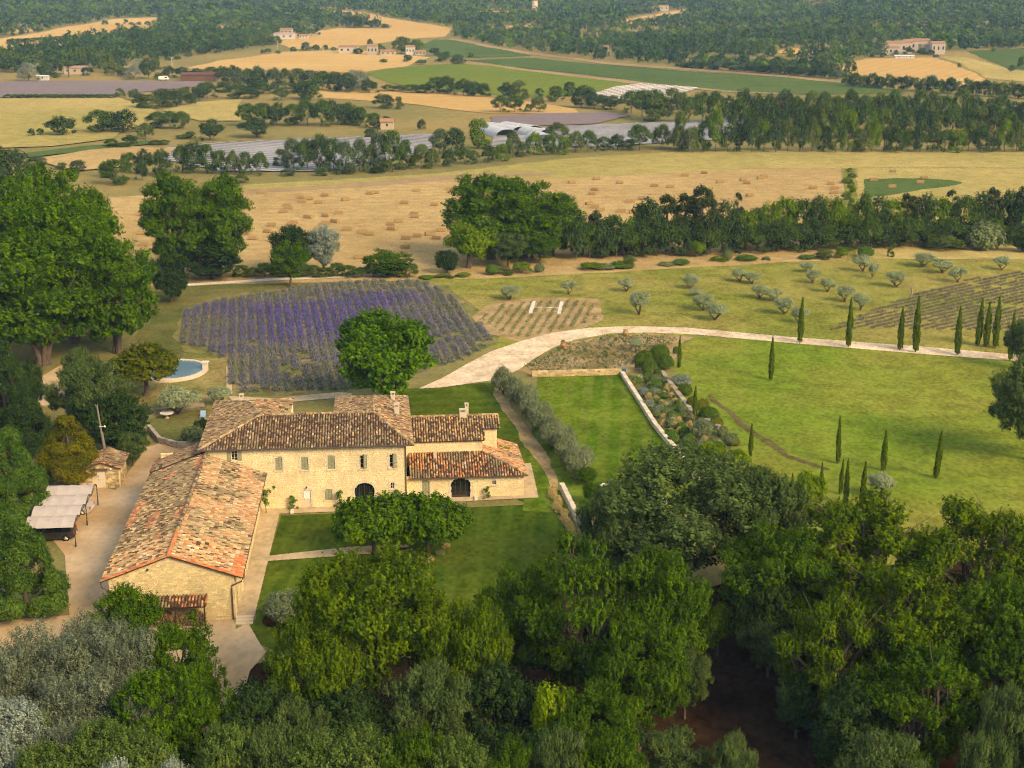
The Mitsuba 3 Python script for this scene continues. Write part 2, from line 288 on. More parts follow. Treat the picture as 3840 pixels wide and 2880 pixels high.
# around the house
field('meadow', [(860, 592), (1010, 586), (1240, 560), (1480, 547), (1760, 541), (2300, 540), (2900, 545), (2900, 850), (2300, 790), (1500, 724), (1080, 760), (980, 700)], 'meadow', 'dry grass meadow dotted with grey olive trees', lift=.02)
field('meadow', [(1470, 726), (1700, 738), (2180, 778), (2300, 790), (2900, 850), (3000, 1240), (1640, 1240), (1600, 1010), (1450, 840)], 'litmeadow', 'mown yellow green meadow with cypresses right of the garden', lift=.024)
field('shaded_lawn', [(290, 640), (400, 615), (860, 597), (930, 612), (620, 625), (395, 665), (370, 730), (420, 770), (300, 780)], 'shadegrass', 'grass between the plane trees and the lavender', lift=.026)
field('lavender_soil', [(396, 745), (410, 668), (470, 642), (640, 618), (850, 602), (965, 616), (1015, 655), (1085, 722), (1075, 742), (940, 796), (740, 850), (500, 856), (490, 780)], 'weeds', 'weedy stony soil under the lavender rows', lift=.032)
field('garden_soil', [(300, 800), (400, 760), (470, 765), (500, 790), (500, 852), (470, 900), (310, 890), (230, 900)], 'weedsoil', 'dry garden ground around the basin', lift=.036)
field('planted_plot', [(1018, 684), (1060, 652), (1180, 643), (1290, 645), (1305, 690), (1235, 716), (1130, 738), (1060, 722)], 'soil', 'bare soil plot with thin planted rows and the landing letter', lift=.04)
field('gravel_drive', [(905, 840), (960, 815), (1010, 786), (1060, 760), (1130, 736), (1190, 720), (1270, 709), (1360, 705), (1480, 708), (1700, 728), (2000, 750), (2300, 776), (2800, 822), (2800, 842), (2300, 792), (2180, 779), (2000, 766), (1700, 741), (1500, 723), (1400, 719), (1320, 721), (1240, 735), (1190, 754), (1150, 778), (1120, 800), (1066, 822), (950, 838)], 'drive', 'pale gravel drive curving from the house across the slope', lift=.06)
field('white_path', [(380, 615), (600, 601), (740, 596), (862, 590), (862, 594), (740, 600), (600, 606), (380, 620)], 'whitepath', 'white path behind the lavender field', lift=.064)
field('stone_path', [(494, 856), (600, 862), (640, 856), (730, 848), (760, 850), (760, 858), (640, 868), (560, 874), (500, 866)], 'paving', 'light path between the lavender and the house', lift=.066)
field('gravel_path', [(488, 792), (498, 792), (502, 852), (490, 852)], 'paving', 'narrow pale strip left of the lavender', lift=.068)
field('shrub_bed', [(1115, 800), (1160, 778), (1235, 740), (1330, 725), (1400, 722), (1500, 728), (1470, 745), (1440, 800), (1345, 806), (1150, 812)], 'soil', 'sloping bed of small clipped plants inside the drive bend', lift=.044)
field('lawn', [(860, 842), (1068, 826), (1085, 880), (1150, 980), (1225, 1062), (1260, 1100), (1200, 1110), (1140, 1090), (880, 960)], 'lawn', 'dark green lawn behind the house', (5, 3), lift=.048)
field('lawn', [L(-3.2, 10), L(2.4, 10), L(2.4, 30), L(-3.2, 30)], 'lawn', 'small green courtyard lawn between the rear wings', lift=.05)
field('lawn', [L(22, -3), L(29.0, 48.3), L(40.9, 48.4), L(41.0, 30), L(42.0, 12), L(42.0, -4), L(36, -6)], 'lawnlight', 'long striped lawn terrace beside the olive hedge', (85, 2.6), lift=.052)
field('olive_bed', [(1066, 838), (1082, 838), (1190, 1000), (1215, 1060), (1200, 1058), (1100, 910)], 'soil', 'bare earth strip under the olive hedge', lift=.056)
field('lawn', [L(-3.4, -2.2), L(24.3, -1.2), L(26.6, 1.5), L(27.2, -12), L(29, -26), L(8, -33), L(-1.0, -34), L(-4.2, -31), L(-5.0, -27.4), L(-3.9, -27.2), L(-4.2, -24)], 'lawn', 'mown front lawn below the house front', (88, 2.4), lift=.045)
field('garden_bed', [L(41.6, 48), L(46.5, 47), L(47.2, 30), L(49, 18), L(47, 6), L(42.5, 8), L(41.4, 26)], 'bed', 'planted bed of grasses and shrubs between two stone walls', lift=.05)
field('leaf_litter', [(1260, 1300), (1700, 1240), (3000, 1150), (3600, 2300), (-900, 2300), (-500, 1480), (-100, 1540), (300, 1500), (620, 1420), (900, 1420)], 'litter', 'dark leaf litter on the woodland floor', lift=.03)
field('gravel_yard', [(318, 966), (345, 958), (440, 968), (460, 1000), L(-5.6, -0.6), L(-5.6, -28), L(-5.5, -29), (535, 1345), (562, 1392), (575, 1410), (540, 1450), (520, 1520), (470, 1600), (240, 1500), (-80, 1420), (-80, 1370), (20, 1340), (150, 1330), (140, 1200), (60, 1100), (130, 1030), (250, 1060), (262, 1040)], 'yard', 'sandy gravel yard along the barn', lift=.054)
field('gravel_yard', [(75, 870), (88, 815), (130, 790), (160, 795), (140, 850), (100, 880)], 'yard', 'patch of gravel under the old plane trees', lift=.057)
field('terrace_paving', [L(-5.6, 0), L(-5.6, -1.7), L(14.2, -1.3), L(14.2, 0.2), L(24.1, .75), L(24.4, 12), L(22.7, 12), L(22.5, 1.6), L(14, 1.6), L(9.9, 1.6), L(9.9, 0)], 'paving', 'pale paved terrace along the house front', lift=.07)
field('terrace_paving', [L(-5.6, -1.6), L(-3.6, -1.6), L(-4.1, -27.2), L(-5.7, -27.2)], 'paving', 'long paved strip beside the barn', lift=.074)
field('paved_path', [L(-3.9, -12.9), L(4.2, -11.3), L(9.8, -11.2), L(9.8, -12.9), L(-3.9, -14.2)], 'paving', 'narrow pale path across the lawn to the mulberry trees', lift=.078)
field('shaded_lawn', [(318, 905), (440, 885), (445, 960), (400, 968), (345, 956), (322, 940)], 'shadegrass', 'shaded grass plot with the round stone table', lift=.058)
field('meadow_track', [(1535, 850), (1600, 905), (1660, 950), (1710, 985), (1790, 1012), (1785, 1016), (1705, 992), (1650, 957), (1592, 912), (1530, 856)], 'ditch', 'dark narrow ditch curving along the garden edge', lift=.05)
# ------------------------------------------------------------------ plants
rng = np.random.default_rng(7)
def unit(n, r, up=None):
    d = r.normal(size=(n, 3)); d /= np.linalg.norm(d, axis=1, keepdims=True)
    if up is not None: d[:, 2] += up; d /= np.linalg.norm(d, axis=1, keepdims=True)
    return d
def leaf_cards(pos, nrm, size, r, aspect=.62, along=None, bend=0.0):
    """one lens-shaped leaf or spray at each point"""
    n = len(pos); t = r.normal(size=(n, 3)) if along is None else along + r.normal(size=(n, 3)) * .25
    t -= nrm * (t * nrm).sum(1, keepdims=True); t /= np.linalg.norm(t, axis=1, keepdims=True) + 1e-9
    b = np.cross(nrm, t); s = np.asarray(size).reshape(-1, 1) * r.uniform(.7, 1.3, (n, 1))
    v = np.stack([pos - t * s * .5, pos + b * s * aspect * .5 + nrm * s * bend, pos + t * s * .5, pos - b * s * aspect * .5 + nrm * s * bend], 1).reshape(-1, 3)
    k = np.arange(n)[:, None] * 4
    return v, np.vstack([k + [0, 1, 2], k + [0, 2, 3]])
def tint(n, a, b, r, w=None, jit=.18):
    w = r.uniform(0, 1, n) if w is None else np.clip(w + r.normal(0, .18, n), 0, 1)
    return (np.asarray(a) + (np.asarray(b) - np.asarray(a)) * w[:, None]) * r.uniform(1 - jit, 1 + jit, (n, 1))
def crown(lobes, tufts, leaves, tr, ls, cols, seed, down=-.35, aspect=.62, up=.35, flat=1.0, tall=1.0, jit=.34, spray=0.0):
    """leaves in tufts that sit on the lobes' upper and outer sides; lobes rows: x, y, z, r"""
    r = np.random.default_rng(seed); lobes = np.asarray(lobes, float); P, N, W = [], [], []
    ctr = lobes[:, :3].mean(0)
    for i, (x, y, z, rad) in enumerate(lobes):
        n = max(3, int(tufts * (rad / lobes[:, 3].mean()) ** 2))
        out = lobes[i, :3] - ctr; out /= np.linalg.norm(out) + 1e-6
        d = unit(n * 3, r); d = d[(d[:, 2] > down) & ((d @ out) > -.45)][:n]
        p = lobes[i, :3] + d * [rad, rad, rad * flat] * r.uniform(.80, 1.04, (len(d), 1))
        oth = np.linalg.norm(p[:, None] - lobes[None, :, :3], axis=2) / lobes[None, :, 3]; oth[:, i] = 9
        keep = oth.min(1) > .66; p, d = p[keep], d[keep]; w = r.uniform(0, 1)
        q = unit(len(p) * leaves, r) * tr * r.uniform(.3, 1, (len(p) * leaves, 1)) * [1, 1, tall]
        dd = np.repeat(d, leaves, 0)
        if spray:                                    # shoots that point up and outwards
            ax = d * .75 + [0, 0, .75] + r.normal(0, .28, d.shape); ax = np.repeat(ax / np.linalg.norm(ax, axis=1, keepdims=True), leaves, 0)
            s = r.uniform(-.55, 1, (len(q), 1)) ; ln = np.repeat(r.uniform(.7, 1.5, (len(d), 1)), leaves, 0)
            q = ax * s * tr * spray * ln + q * .62 * (1.05 - .75 * np.maximum(s, 0))
        P.append(np.repeat(p, leaves, 0) + q)
        nn = dd * .7 + q / tr * .6 + r.normal(size=q.shape) * .35; nn[:, 2] += up; N.append(nn / np.linalg.norm(nn, axis=1, keepdims=True))
        W.append(np.repeat(np.clip(.5 * w + .6 * r.uniform(0, 1, len(p)) - .05, 0, 1), leaves))
    P, N, W = np.vstack(P), np.vstack(N), np.concatenate(W)
    v, f = leaf_cards(P, N, np.full(len(P), ls), r, aspect)
    return v, f, np.repeat(tint(len(P), cols[0], cols[1], r, W, jit), 4, 0)
def lobes_round(n, w, h, z0, rl, seed, pw=1.0, flat=0.0):
    """lobes filling an egg of width w from z0 to h"""
    r = np.random.default_rng(seed); out = []
    while len(out) < n:
        d = unit(1, r)[0]; k = r.uniform(.12, 1) ** .5
        z = (d[2] * k * .5 + .5)
        rad = rl * r.uniform(.6, 1.4); wz = w / 2 - rad
        x, y = d[0] * k * wz, d[1] * k * wz
        if z > .75: x, y = x * 1.1, y * 1.1
        zz = z0 + rad * .8 + z * max(.1, h - z0 - 1.75 * rad)
        if flat and z < flat: zz = z0 + rad + (h - z0 - 2 * rad) * flat * r.uniform(.4, 1)
        c = np.array([x, y, zz])
        if all(np.linalg.norm(c - o[:3]) > .62 * rl for o in out) or r.uniform() < .08: out.append(np.array([*c, rad]))
    return np.array(out)
def woody(lobes, h0, rt, seed, n=10, lean=(0, 0), forks=1):
    """trunk that tapers, with limbs to the lobes"""
    r = np.random.default_rng(seed); m = MB(); top = np.array([lean[0], lean[1], h0])
    for k in range(forks):
        a = r.uniform(0, 6.28); o = np.array([math.cos(a), math.sin(a), 0]) * rt * (1.1 if forks > 1 else 0)
        mid = o * 1.5 + top * .5 + r.normal(0, rt * .35, 3)
        m.tube([o * 1.2 - [0, 0, .3], o + [0, 0, h0 * .12], mid, top + o * 2.5], [rt * 1.45, rt * 1.05, rt * .85, rt * .7], sides=7)
    for i in r.permutation(len(lobes))[:n]:
        c = lobes[i, :3]; s = top * r.uniform(.75, 1.0); k = s * .45 + c * .55 + r.normal(0, .06, 3) * np.linalg.norm(c - s); k[2] -= .08 * np.linalg.norm(c - s)
        m.tube([s, k, c], [rt * .5, rt * .28, rt * .08], sides=5, cap=False)
    return m
PROTO = {}
def proto(kind, h, w, crown_vfc, wood):
    v, f, c = crown_vfc
    scene['kind_' + kind] = {'type': 'shapegroup', 'trunk': wood.out('bark'), 'crown': ply((v, f), 'leaf', uv=pack(c))}
    ex = v[:, :2]; PROTO[kind] = (float(np.percentile(v[:, 2], 99.8)), float(np.percentile(ex, 99.8, axis=0).mean() - np.percentile(ex, .2, axis=0).mean()))
G = {'plane': ((.040, .098, .008), (.105, .172, .014)), 'oak': ((.031, .068, .012), (.082, .136, .022)), 'oakgrey': ((.046, .076, .027), (.105, .145, .052)), 'oakgold': ((.036, .076, .009), (.112, .158, .018)),
     'green': ((.045, .095, .012), (.085, .145, .020)), 'bright': ((.09, .17, .010), (.19, .26, .020)), 'dark': ((.022, .046, .016), (.050, .082, .026)), 'willow': ((.095, .125, .080), (.19, .22, .15)),
     'silver': ((.14, .185, .14), (.30, .345, .29)), 'olive': ((.20, .245, .14), (.36, .41, .26)), 'mulberry': ((.038, .085, .008), (.090, .15, .014)), 'conifer': ((.042, .090, .020), (.105, .165, .040)),
     'conifergold': ((.055, .075, .012), (.15, .14, .025)), 'cypress': ((.040, .075, .010), (.115, .15, .020)), 'roundgreen': ((.045, .105, .008), (.11, .195, .014)), 'younggreen': ((.050, .092, .026), (.135, .185, .055)), 'magnolia': ((.030, .060, .010), (.12, .13, .022)), 'hedgeolive': ((.11, .145, .080), (.25, .285, .17))}
G = {k: (sat(a, 1.20, .80), sat(b, 1.20, 1.32)) for k, (a, b) in G.items()}
G.update({'box': ((.055, .11, .012), (.13, .20, .022)), 'boxgold': ((.10, .13, .014), (.22, .24, .03)), 'gardengrey': ((.12, .16, .06), (.24, .29, .12)), 'gardengreen': ((.07, .15, .02), (.15, .25, .04))})
for kind, col, seed, nl, tu, lv, tr, ls, rl, h, w in [
        ('oak', 'oak', 11, 105, 16, 18, .40, .215, .95, 12, 12), ('oak_grey', 'oakgrey', 12, 115, 16, 17, .40, .21, .95, 12, 13), ('oak_gold', 'oakgold', 13, 105, 16, 18, .40, .215, .92, 12, 12), ('plane', 'plane', 14, 130, 15, 16, .55, .36, 1.25, 20, 15),
        ('green_tree', 'green', 15, 80, 14, 18, .40, .22, .85, 11, 9.5), ('bright_tree', 'bright', 16, 26, 22, 12, .35, .26, .9, 6, 6), ('round_tree', 'roundgreen', 17, 150, 13, 13, .40, .32, .85, 11, 11), ('dark_tree', 'dark', 18, 70, 14, 16, .38, .22, .8, 9, 8),
        ('willow', 'willow', 19, 90, 15, 16, .42, .20, .75, 10, 8.5), ('silver_poplar', 'silver', 20, 80, 14, 16, .38, .20, .75, 10, 8), ('mulberry', 'mulberry', 21, 95, 14, 12, .40, .34, .75, 5.2, 8.2), ('magnolia', 'magnolia', 22, 34, 26, 12, .40, .34, 1.15, 8, 8),
        ('poplar_young', 'younggreen', 23, 80, 14, 16, .38, .20, .7, 10, 7.5)]:
    z0 = {'mulberry': .8, 'plane': 1.2, 'round_tree': 1.0, 'bright_tree': .5, 'willow': .8, 'silver_poplar': 1.0, 'magnolia': 1.6, 'dark_tree': .4, 'green_tree': 1.0}.get(kind, 2.0)
    lb = lobes_round(nl, w, h, z0, rl, seed, flat=.45 if kind == 'mulberry' else 0)
    proto(kind, h, w, crown(lb, tu * 2.2, lv, tr, ls, G[col], seed, up=.45, aspect=.45 if kind in ('willow',) else .68, tall=1.0, spray=1.9 if kind in ('willow', 'silver_poplar', 'poplar_young') else 1.5, down=-.2, flat=.85), woody(lb, z0 + (h - z0) * .3, {'plane': .42, 'oak': .4, 'mulberry': .22}.get(kind, .28), seed, 14, forks=3 if kind in ('willow', 'plane') else 1))
# open old oaks: foliage in separate masses at the ends of thick grey limbs
for kind, col, seed in [('oak_open', 'oakgold', 24), ('oak_open_green', 'oak', 25)]:
    r = np.random.default_rng(seed); ends = []; lb = []
    while len(ends) < 24:
        d = unit(1, r)[0]; c = np.array([d[0] * 4.6, d[1] * 4.9, 6.4 + d[2] * 3.7]) * [1, 1, 1] * r.uniform(.75, 1)
        if all(np.linalg.norm(c - e) > 1.9 for e in ends): ends.append(c)
    for e in ends: lb += [[*(e + r.normal(0, .8, 3) * [1, 1, .5]), r.uniform(.45, .9)] for _ in range(6)]
    lb = np.array(lb); m = woody(lb[::6], 3.2, .42, seed, 16)
    for e in ends:
        k = np.array([0, 0, 2.8]); mid = k * .5 + e * .5 + r.normal(0, .5, 3); m.tube([k, mid, e, e * 1.06 + [0, 0, .6]], [.26, .17, .10, .03], sides=6)
        for _ in range(5): q = e + r.normal(0, 1.0, 3); m.tube([mid * .3 + e * .7, q], [.06, .015], sides=4, cap=False)
    proto(kind, 11, 11.5, crown(lb, 26, 16, .40, .215, G[col], seed, up=.4, aspect=.68, spray=1.5, down=-.15, flat=.75), m)
# slim garden plants against the wall
for kind, h, w, z0, nl in [('climber', 2.0, 1.0, .15, 9), ('sapling', 3.2, 1.7, 1.25, 12)]:
    r = np.random.default_rng(26); lb = np.array([[r.normal(0, w * .22), r.normal(0, w * .16), z0 + (h - z0) * (i + .5) / nl, r.uniform(.16, .30)] for i in range(nl)]); m = MB()
    m.tube([[0, 0, -.1], [.03, 0, h * .45], [0, 0, h * .9]], [.05, .035, .01], sides=5)
    for c in lb: m.tube([[0, 0, c[2] * .6], c[:3]], [.02, .006], sides=4, cap=False)
    proto(kind, h, w, crown(lb, 15, 6, .14, .17, G['gardengreen'], 27, up=.3), m)
# conifers: cones of drooping sprays
for kind, col, seed, h, w, tip in [('conifer', 'conifer', 31, 10, 7.5, .18), ('conifer_gold', 'conifergold', 32, 9, 6.5, .3), ('dark_conifer', 'dark', 33, 10, 6.5, .12)]:
    r = np.random.default_rng(seed); lb = []
    for k in range(64):
        z = r.uniform(.1, .97) ** 1.15; a = r.uniform(0, 6.28); rad = (w / 2) * (1 - z) ** .75 * r.uniform(.55, .9) + tip * .5
        lb.append([math.cos(a) * rad, math.sin(a) * rad, .6 + z * (h - 1.2), .45 + .75 * (1 - z)])
    lb = np.array(lb); proto(kind, h, w, crown(lb, 50, 14, .42, .30, G[col], seed, up=.1, aspect=.32, flat=1.15), woody(lb, h * .8, .2, seed, 16))
# italian cypresses
for kind, seed, h, w in [('cypress', 41, 7.2, 1.0), ('cypress_slim', 42, 6.4, .75)]:
    r = np.random.default_rng(seed); n = 5200; z = r.uniform(.05, .99, n); a = r.uniform(0, 6.28, n)
    wid = w / 2 * np.minimum(1, .72 + .28 * z / .3) * np.clip((1 - z) / .55, 0.02, 1) ** .7 * (1 + .16 * np.sin(3 * a + 9 * z) + .14 * np.sin(19 * z + 2 * a) + .12 * np.sin(41 * z - 3 * a)) * r.uniform(.82, 1.05, n)
    p = np.stack([np.cos(a) * wid, np.sin(a) * wid, z * h], 1); nn = np.stack([np.cos(a), np.sin(a), .15 + 0 * a], 1) + r.normal(0, .45, (n, 3)); nn /= np.linalg.norm(nn, axis=1, keepdims=True)
    v, f = leaf_cards(p, nn, np.full(n, .19), r, .5, along=np.broadcast_to([0, 0, 1.], (n, 3)))
    wd = MB(); wd.tube([[0, 0, -.2], [0, 0, h * .9]], [.10, .02])
    proto(kind, h, w, (v, f, np.repeat(tint(n, *G['cypress'], r), 4, 0)), wd)
# olives: twisted trunk that forks low, flat grey crown
for kind, col, seed, nl, h, w, z0 in [('olive', 'olive', 51, 26, 3.2, 3.3, .85), ('olive_wide', 'olive', 52, 30, 3.0, 3.7, .95), ('olive_hedge', 'hedgeolive', 53, 46, 3.8, 4.2, .1), ('olive_low', 'olive', 54, 20, 2.7, 2.5, .7)]:
    lb = lobes_round(nl, w, h, z0, .42 if kind != 'olive_hedge' else .62, seed); r = np.random.default_rng(seed + 100)
    m = MB()
    for k in range(3):
        a = 2.1 * k + r.uniform(0, 1); e = np.array([math.cos(a) * w * .22, math.sin(a) * w * .22, z0 + .35])
        m.tube([[0, 0, -.15], [e[0] * .12, e[1] * .12, .35], [e[0] * .6 + .06, e[1] * .6, .8], e], [.19, .12, .085, .05], sides=6)
        for c in lb[r.permutation(nl)[:4]]: m.tube([e, c[:3] * .8 + e * .2], [.045, .015], sides=4, cap=False)
    proto(kind, h, w, crown(lb, 44, 9, .20, .15 if kind != 'olive_hedge' else .19, G[col], seed, aspect=.45, up=.4, spray=1.5, down=-.25), m)
def lobes_mid(n, w, h, rl, seed):
    """lobes of a full crown that reaches nearly to the ground, with an uneven top"""
    r = np.random.default_rng(seed); out = []
    for k in range(n):
        a, q = r.uniform(0, 6.28), r.uniform(.15, 1) ** .5; rad = rl * r.uniform(.65, 1.3); z = r.uniform(0, 1) ** .8
        ww = (w / 2 - rad * .8) * (1 - max(0, z - .45) ** 2 * 2.0) * q
        out.append([math.cos(a) * ww, math.sin(a) * ww, rad * .6 + z * (h - 1.5 * rad), rad])
    return np.array(out)
# trees of the middle distance and of the far rows, lighter
MID = {'mid_green': ((.035, .066, .016), (.075, .112, .026)), 'mid_dark': ((.026, .048, .017), (.055, .082, .028)), 'mid_olive': ((.050, .074, .022), (.105, .135, .038)), 'mid_lit': ((.055, .10, .014), (.12, .17, .024)),
       'mid_grey': ((.13, .15, .11), (.25, .27, .21)), 'mid_bluegreen': ((.045, .070, .040), (.09, .12, .06))}
MID = {k: (sat(np.array(a) * [.98, 1, 1.0], 1.15, 1.1), sat(np.array(b) * [.98, 1, 1.0], 1.15, 1.6)) for k, (a, b) in MID.items()}
for i, (kind, col) in enumerate(MID.items()):
    for j in range(2):
        lb = lobes_mid(24, 9, 9, 1.35, 60 + 3 * i + j); k = f'{kind}_{"ab"[j]}'
        proto(k, 9, 9, crown(lb, 40, 6, .60, .48, col, 70 + 3 * i + j, up=.4, spray=1.3, down=-.25), woody(lb, 2.5, .2, i, 6))
        lb = lobes_mid(13, 9, 9, 1.8, 90 + 3 * i + j)
        proto(k + '_far', 9, 9, crown(lb, 34, 4, .85, .9, col, 95 + 3 * i + j, up=.4, spray=1.1, down=-.25), woody(lb, 2.5, .2, i, 4))
for kind, col, j in [('pine', ((.030, .050, .016), (.062, .085, .024)), 0), ('pine_tall', ((.028, .052, .018), (.060, .088, .026)), 1)]:
    r = np.random.default_rng(120 + j); lb = []
    for k in range(26):
        z = r.uniform(.12, .98); a = r.uniform(0, 6.28); rad = 3.2 * (1 - z) ** .6 * r.uniform(.5, 1) + .2
        lb.append([math.cos(a) * rad, math.sin(a) * rad, .5 + z * 10.5, .6 + .8 * (1 - z)])
    lb = np.array(lb); proto(kind, 11, 7, crown(lb, 50, 6, .5, .45, col, 130 + j, up=.2, aspect=.4), woody(lb, 9, .22, j, 10))
r_ = np.random.default_rng(5)
lb = np.array([[math.cos(a) * d, math.sin(a) * d, 6.3 + r_.uniform(0, .8), 1.1] for a, d in zip(r_.uniform(0, 6.28, 12), r_.uniform(0, 3, 12))])
proto('umbrella_pine', 8, 8, crown(lb, 40, 5, .6, .7, MID['mid_green'], 140), woody(lb, 5.6, .25, 3, 10))
# shrubs and tufts
for kind, col, seed, w, h, ls in [('box_ball', 'box', 151, 1.9, 1.5, .12), ('box_ball_gold', 'boxgold', 153, 1.9, 1.5, .12), ('garden_shrub', 'gardengrey', 154, 1.6, 1.1, .14), ('silver_shrub', 'silver', 155, 1.6, 1.2, .13), ('green_shrub', 'gardengreen', 156, 1.6, 1.3, .16)]:
    lb = lobes_round(9, w, h, -.15, .48, seed)
    if kind.startswith('box'): lb = np.array([[0, 0, h * .42, w * .5], [.3, .2, h * .4, w * .42], [-.3, .1, h * .38, w * .42]])
    m = MB(); m.tube([[0, 0, -.1], [0, 0, h * .5]], [.05, .02], sides=4)
    proto(kind, h, w, crown(lb, 70 if not kind.startswith('box') else 330, 7, .13, ls, G[col], seed, up=.3, flat=.8, spray=0 if kind.startswith('box') else 1.7), m)
for kind, ca, cb in [('grass_tuft', (.50, .41, .17), (.68, .57, .28)), ('lavender_bush', (.08, .13, .045), (.17, .21, .09))]:
    r = np.random.default_rng(161); n = 260; a, e = r.uniform(0, 6.28, n), np.abs(r.normal(0, .55, n)); d = np.stack([np.cos(a) * np.sin(e), np.sin(a) * np.sin(e), np.cos(e)], 1)
    nn = np.cross(d, unit(n, r)); nn /= np.linalg.norm(nn, axis=1, keepdims=True)
    v, f = leaf_cards(d * .42 + np.array([0, 0, .05]) - [0, 0, 1] * (e[:, None] * .1), nn, np.full(n, .75), r, .11, along=d)
    m = MB(); m.tube([[0, 0, -.1], [0, 0, .15]], [.12, .06], sides=5)
    proto(kind, .8, 1.0, (v, f, np.repeat(tint(n, ca, cb, r), 4, 0)), m)

def plant(kind, p, h, w, label=None, name='tree', cat='tree', group=None, rz=None, tilt=None):
    ph, pw = PROTO[kind]; k = fresh(name)
    if tilt is None and kind[:4] in ('cypr', 'oliv'): tilt = (rng.normal(0, .018 if kind[0] == 'c' else .05), (math.cos(q := rng.uniform(0, 6.28)), math.sin(q), 0)); w = w * rng.uniform(.84, 1.12)
    M = mat([p[0], p[1], p[2] - .05], rng.uniform(0, 6.28) if rz is None else rz, w / pw, h / ph, tilt)
    scene[k] = {'type': 'instance', 'to_world': T(M.tolist()), 'kind': {'type': 'ref', 'id': 'kind_' + kind}}
    labels[k] = {'label': label, 'category': cat, **({'group': group} if group else {})}
    return k
def tree(kind, x, top, base, wpx, label, name='tree', cat='tree', group=None, rz=None):
    """by its place in the photograph: middle, top, foot, width"""
    p = V(x, base); w = metres(p, wpx)
    p = p + np.array([0, w * .12, 0]); p[2] = gz_at(p[0], p[1]) if p[1] > 845 else 0
    return plant(kind, p, max(.5, rise(p, x, top)), w, label, name, cat, group, rz)
# ------------------------------------------------------------------ masonry, roofs
CAML = np.linalg.inv(MH) @ np.array([0, 0, CAM_H, 1.0])
class Pieces:
    """alike pieces of one thing: the 300 nearest the camera are parts of their own, the rest one part"""
    def __init__(s, parent, name, many, bsdf, most=300):
        s.parent, s.name, s.many, s.bsdf, s.most, s.items, s.shapes = parent, name, many, bsdf, most, [], {}
    def put(s, key, v, f, col, M): s.shapes.setdefault(key, (np.asarray(v, float), np.asarray(f), col)); s.items.append((key, M))
    def done(s):
        pos = np.array([m[:3, 3] for _, m in s.items]); d = np.linalg.norm(pos - [0, 0, CAM_H], axis=1); order = np.argsort(d)
        one = {k: MB().add(*a).out(s.bsdf) for k, a in s.shapes.items()}
        for i in order[:s.most]: part(s.parent, s.name, moved(one[s.items[i][0]], s.items[i][1]))
        if len(order) > s.most:
            m = MB()
            for i in order[s.most:]:
                k, M = s.items[i]; v, f, c = s.shapes[k]; m.add(v @ M[:3, :3].T + M[:3, 3], f, c)
            part(s.parent, s.many, m.out(s.bsdf), kind='stuff')

def tile_mesh(length=.46, r0=.100, r1=.078, seg=4):
    a = np.linspace(0, np.pi, seg + 1)
    lo = np.stack([np.cos(a) * r0, 0 * a, np.sin(a) * r0 * 1.0 + .03], 1); hi = np.stack([np.cos(a) * r1, 0 * a + length, np.sin(a) * r1 * .85], 1)
    v = np.vstack([lo, hi]); n = seg + 1
    f = [[i, i + n, i + n + 1] for i in range(seg)] + [[i, i + n + 1, i + 1] for i in range(seg)] + [[0, i, i + 1] for i in range(1, seg)]
    return v, np.array(f)
TILE = tile_mesh()
CLAY = {'tan': (.44, .29, .15), 'pale': (.58, .45, .28), 'buff': (.50, .375, .20), 'brown': (.20, .118, .07), 'dark': (.10, .065, .042), 'lichen': (.30, .255, .13), 'moss': (.20, .17, .09), 'orange': (.52, .215, .085), 'red': (.38, .15, .08), 'white': (.70, .60, .48), 'new': (.60, .175, .06), 'pink': (.50, .29, .18), 'grey': (.26, .20, .14), 'gold': (.60, .36, .14)}
CLAY = {k: tuple(np.array(c) * .88 + np.array((.30, .235, .125)) * .12) if k != 'dark' else c for k, c in CLAY.items()}
def pick(r, d):
    k = list(d); p = np.array([d[a] for a in k], float); return k[r.choice(len(k), p=p / p.sum())]
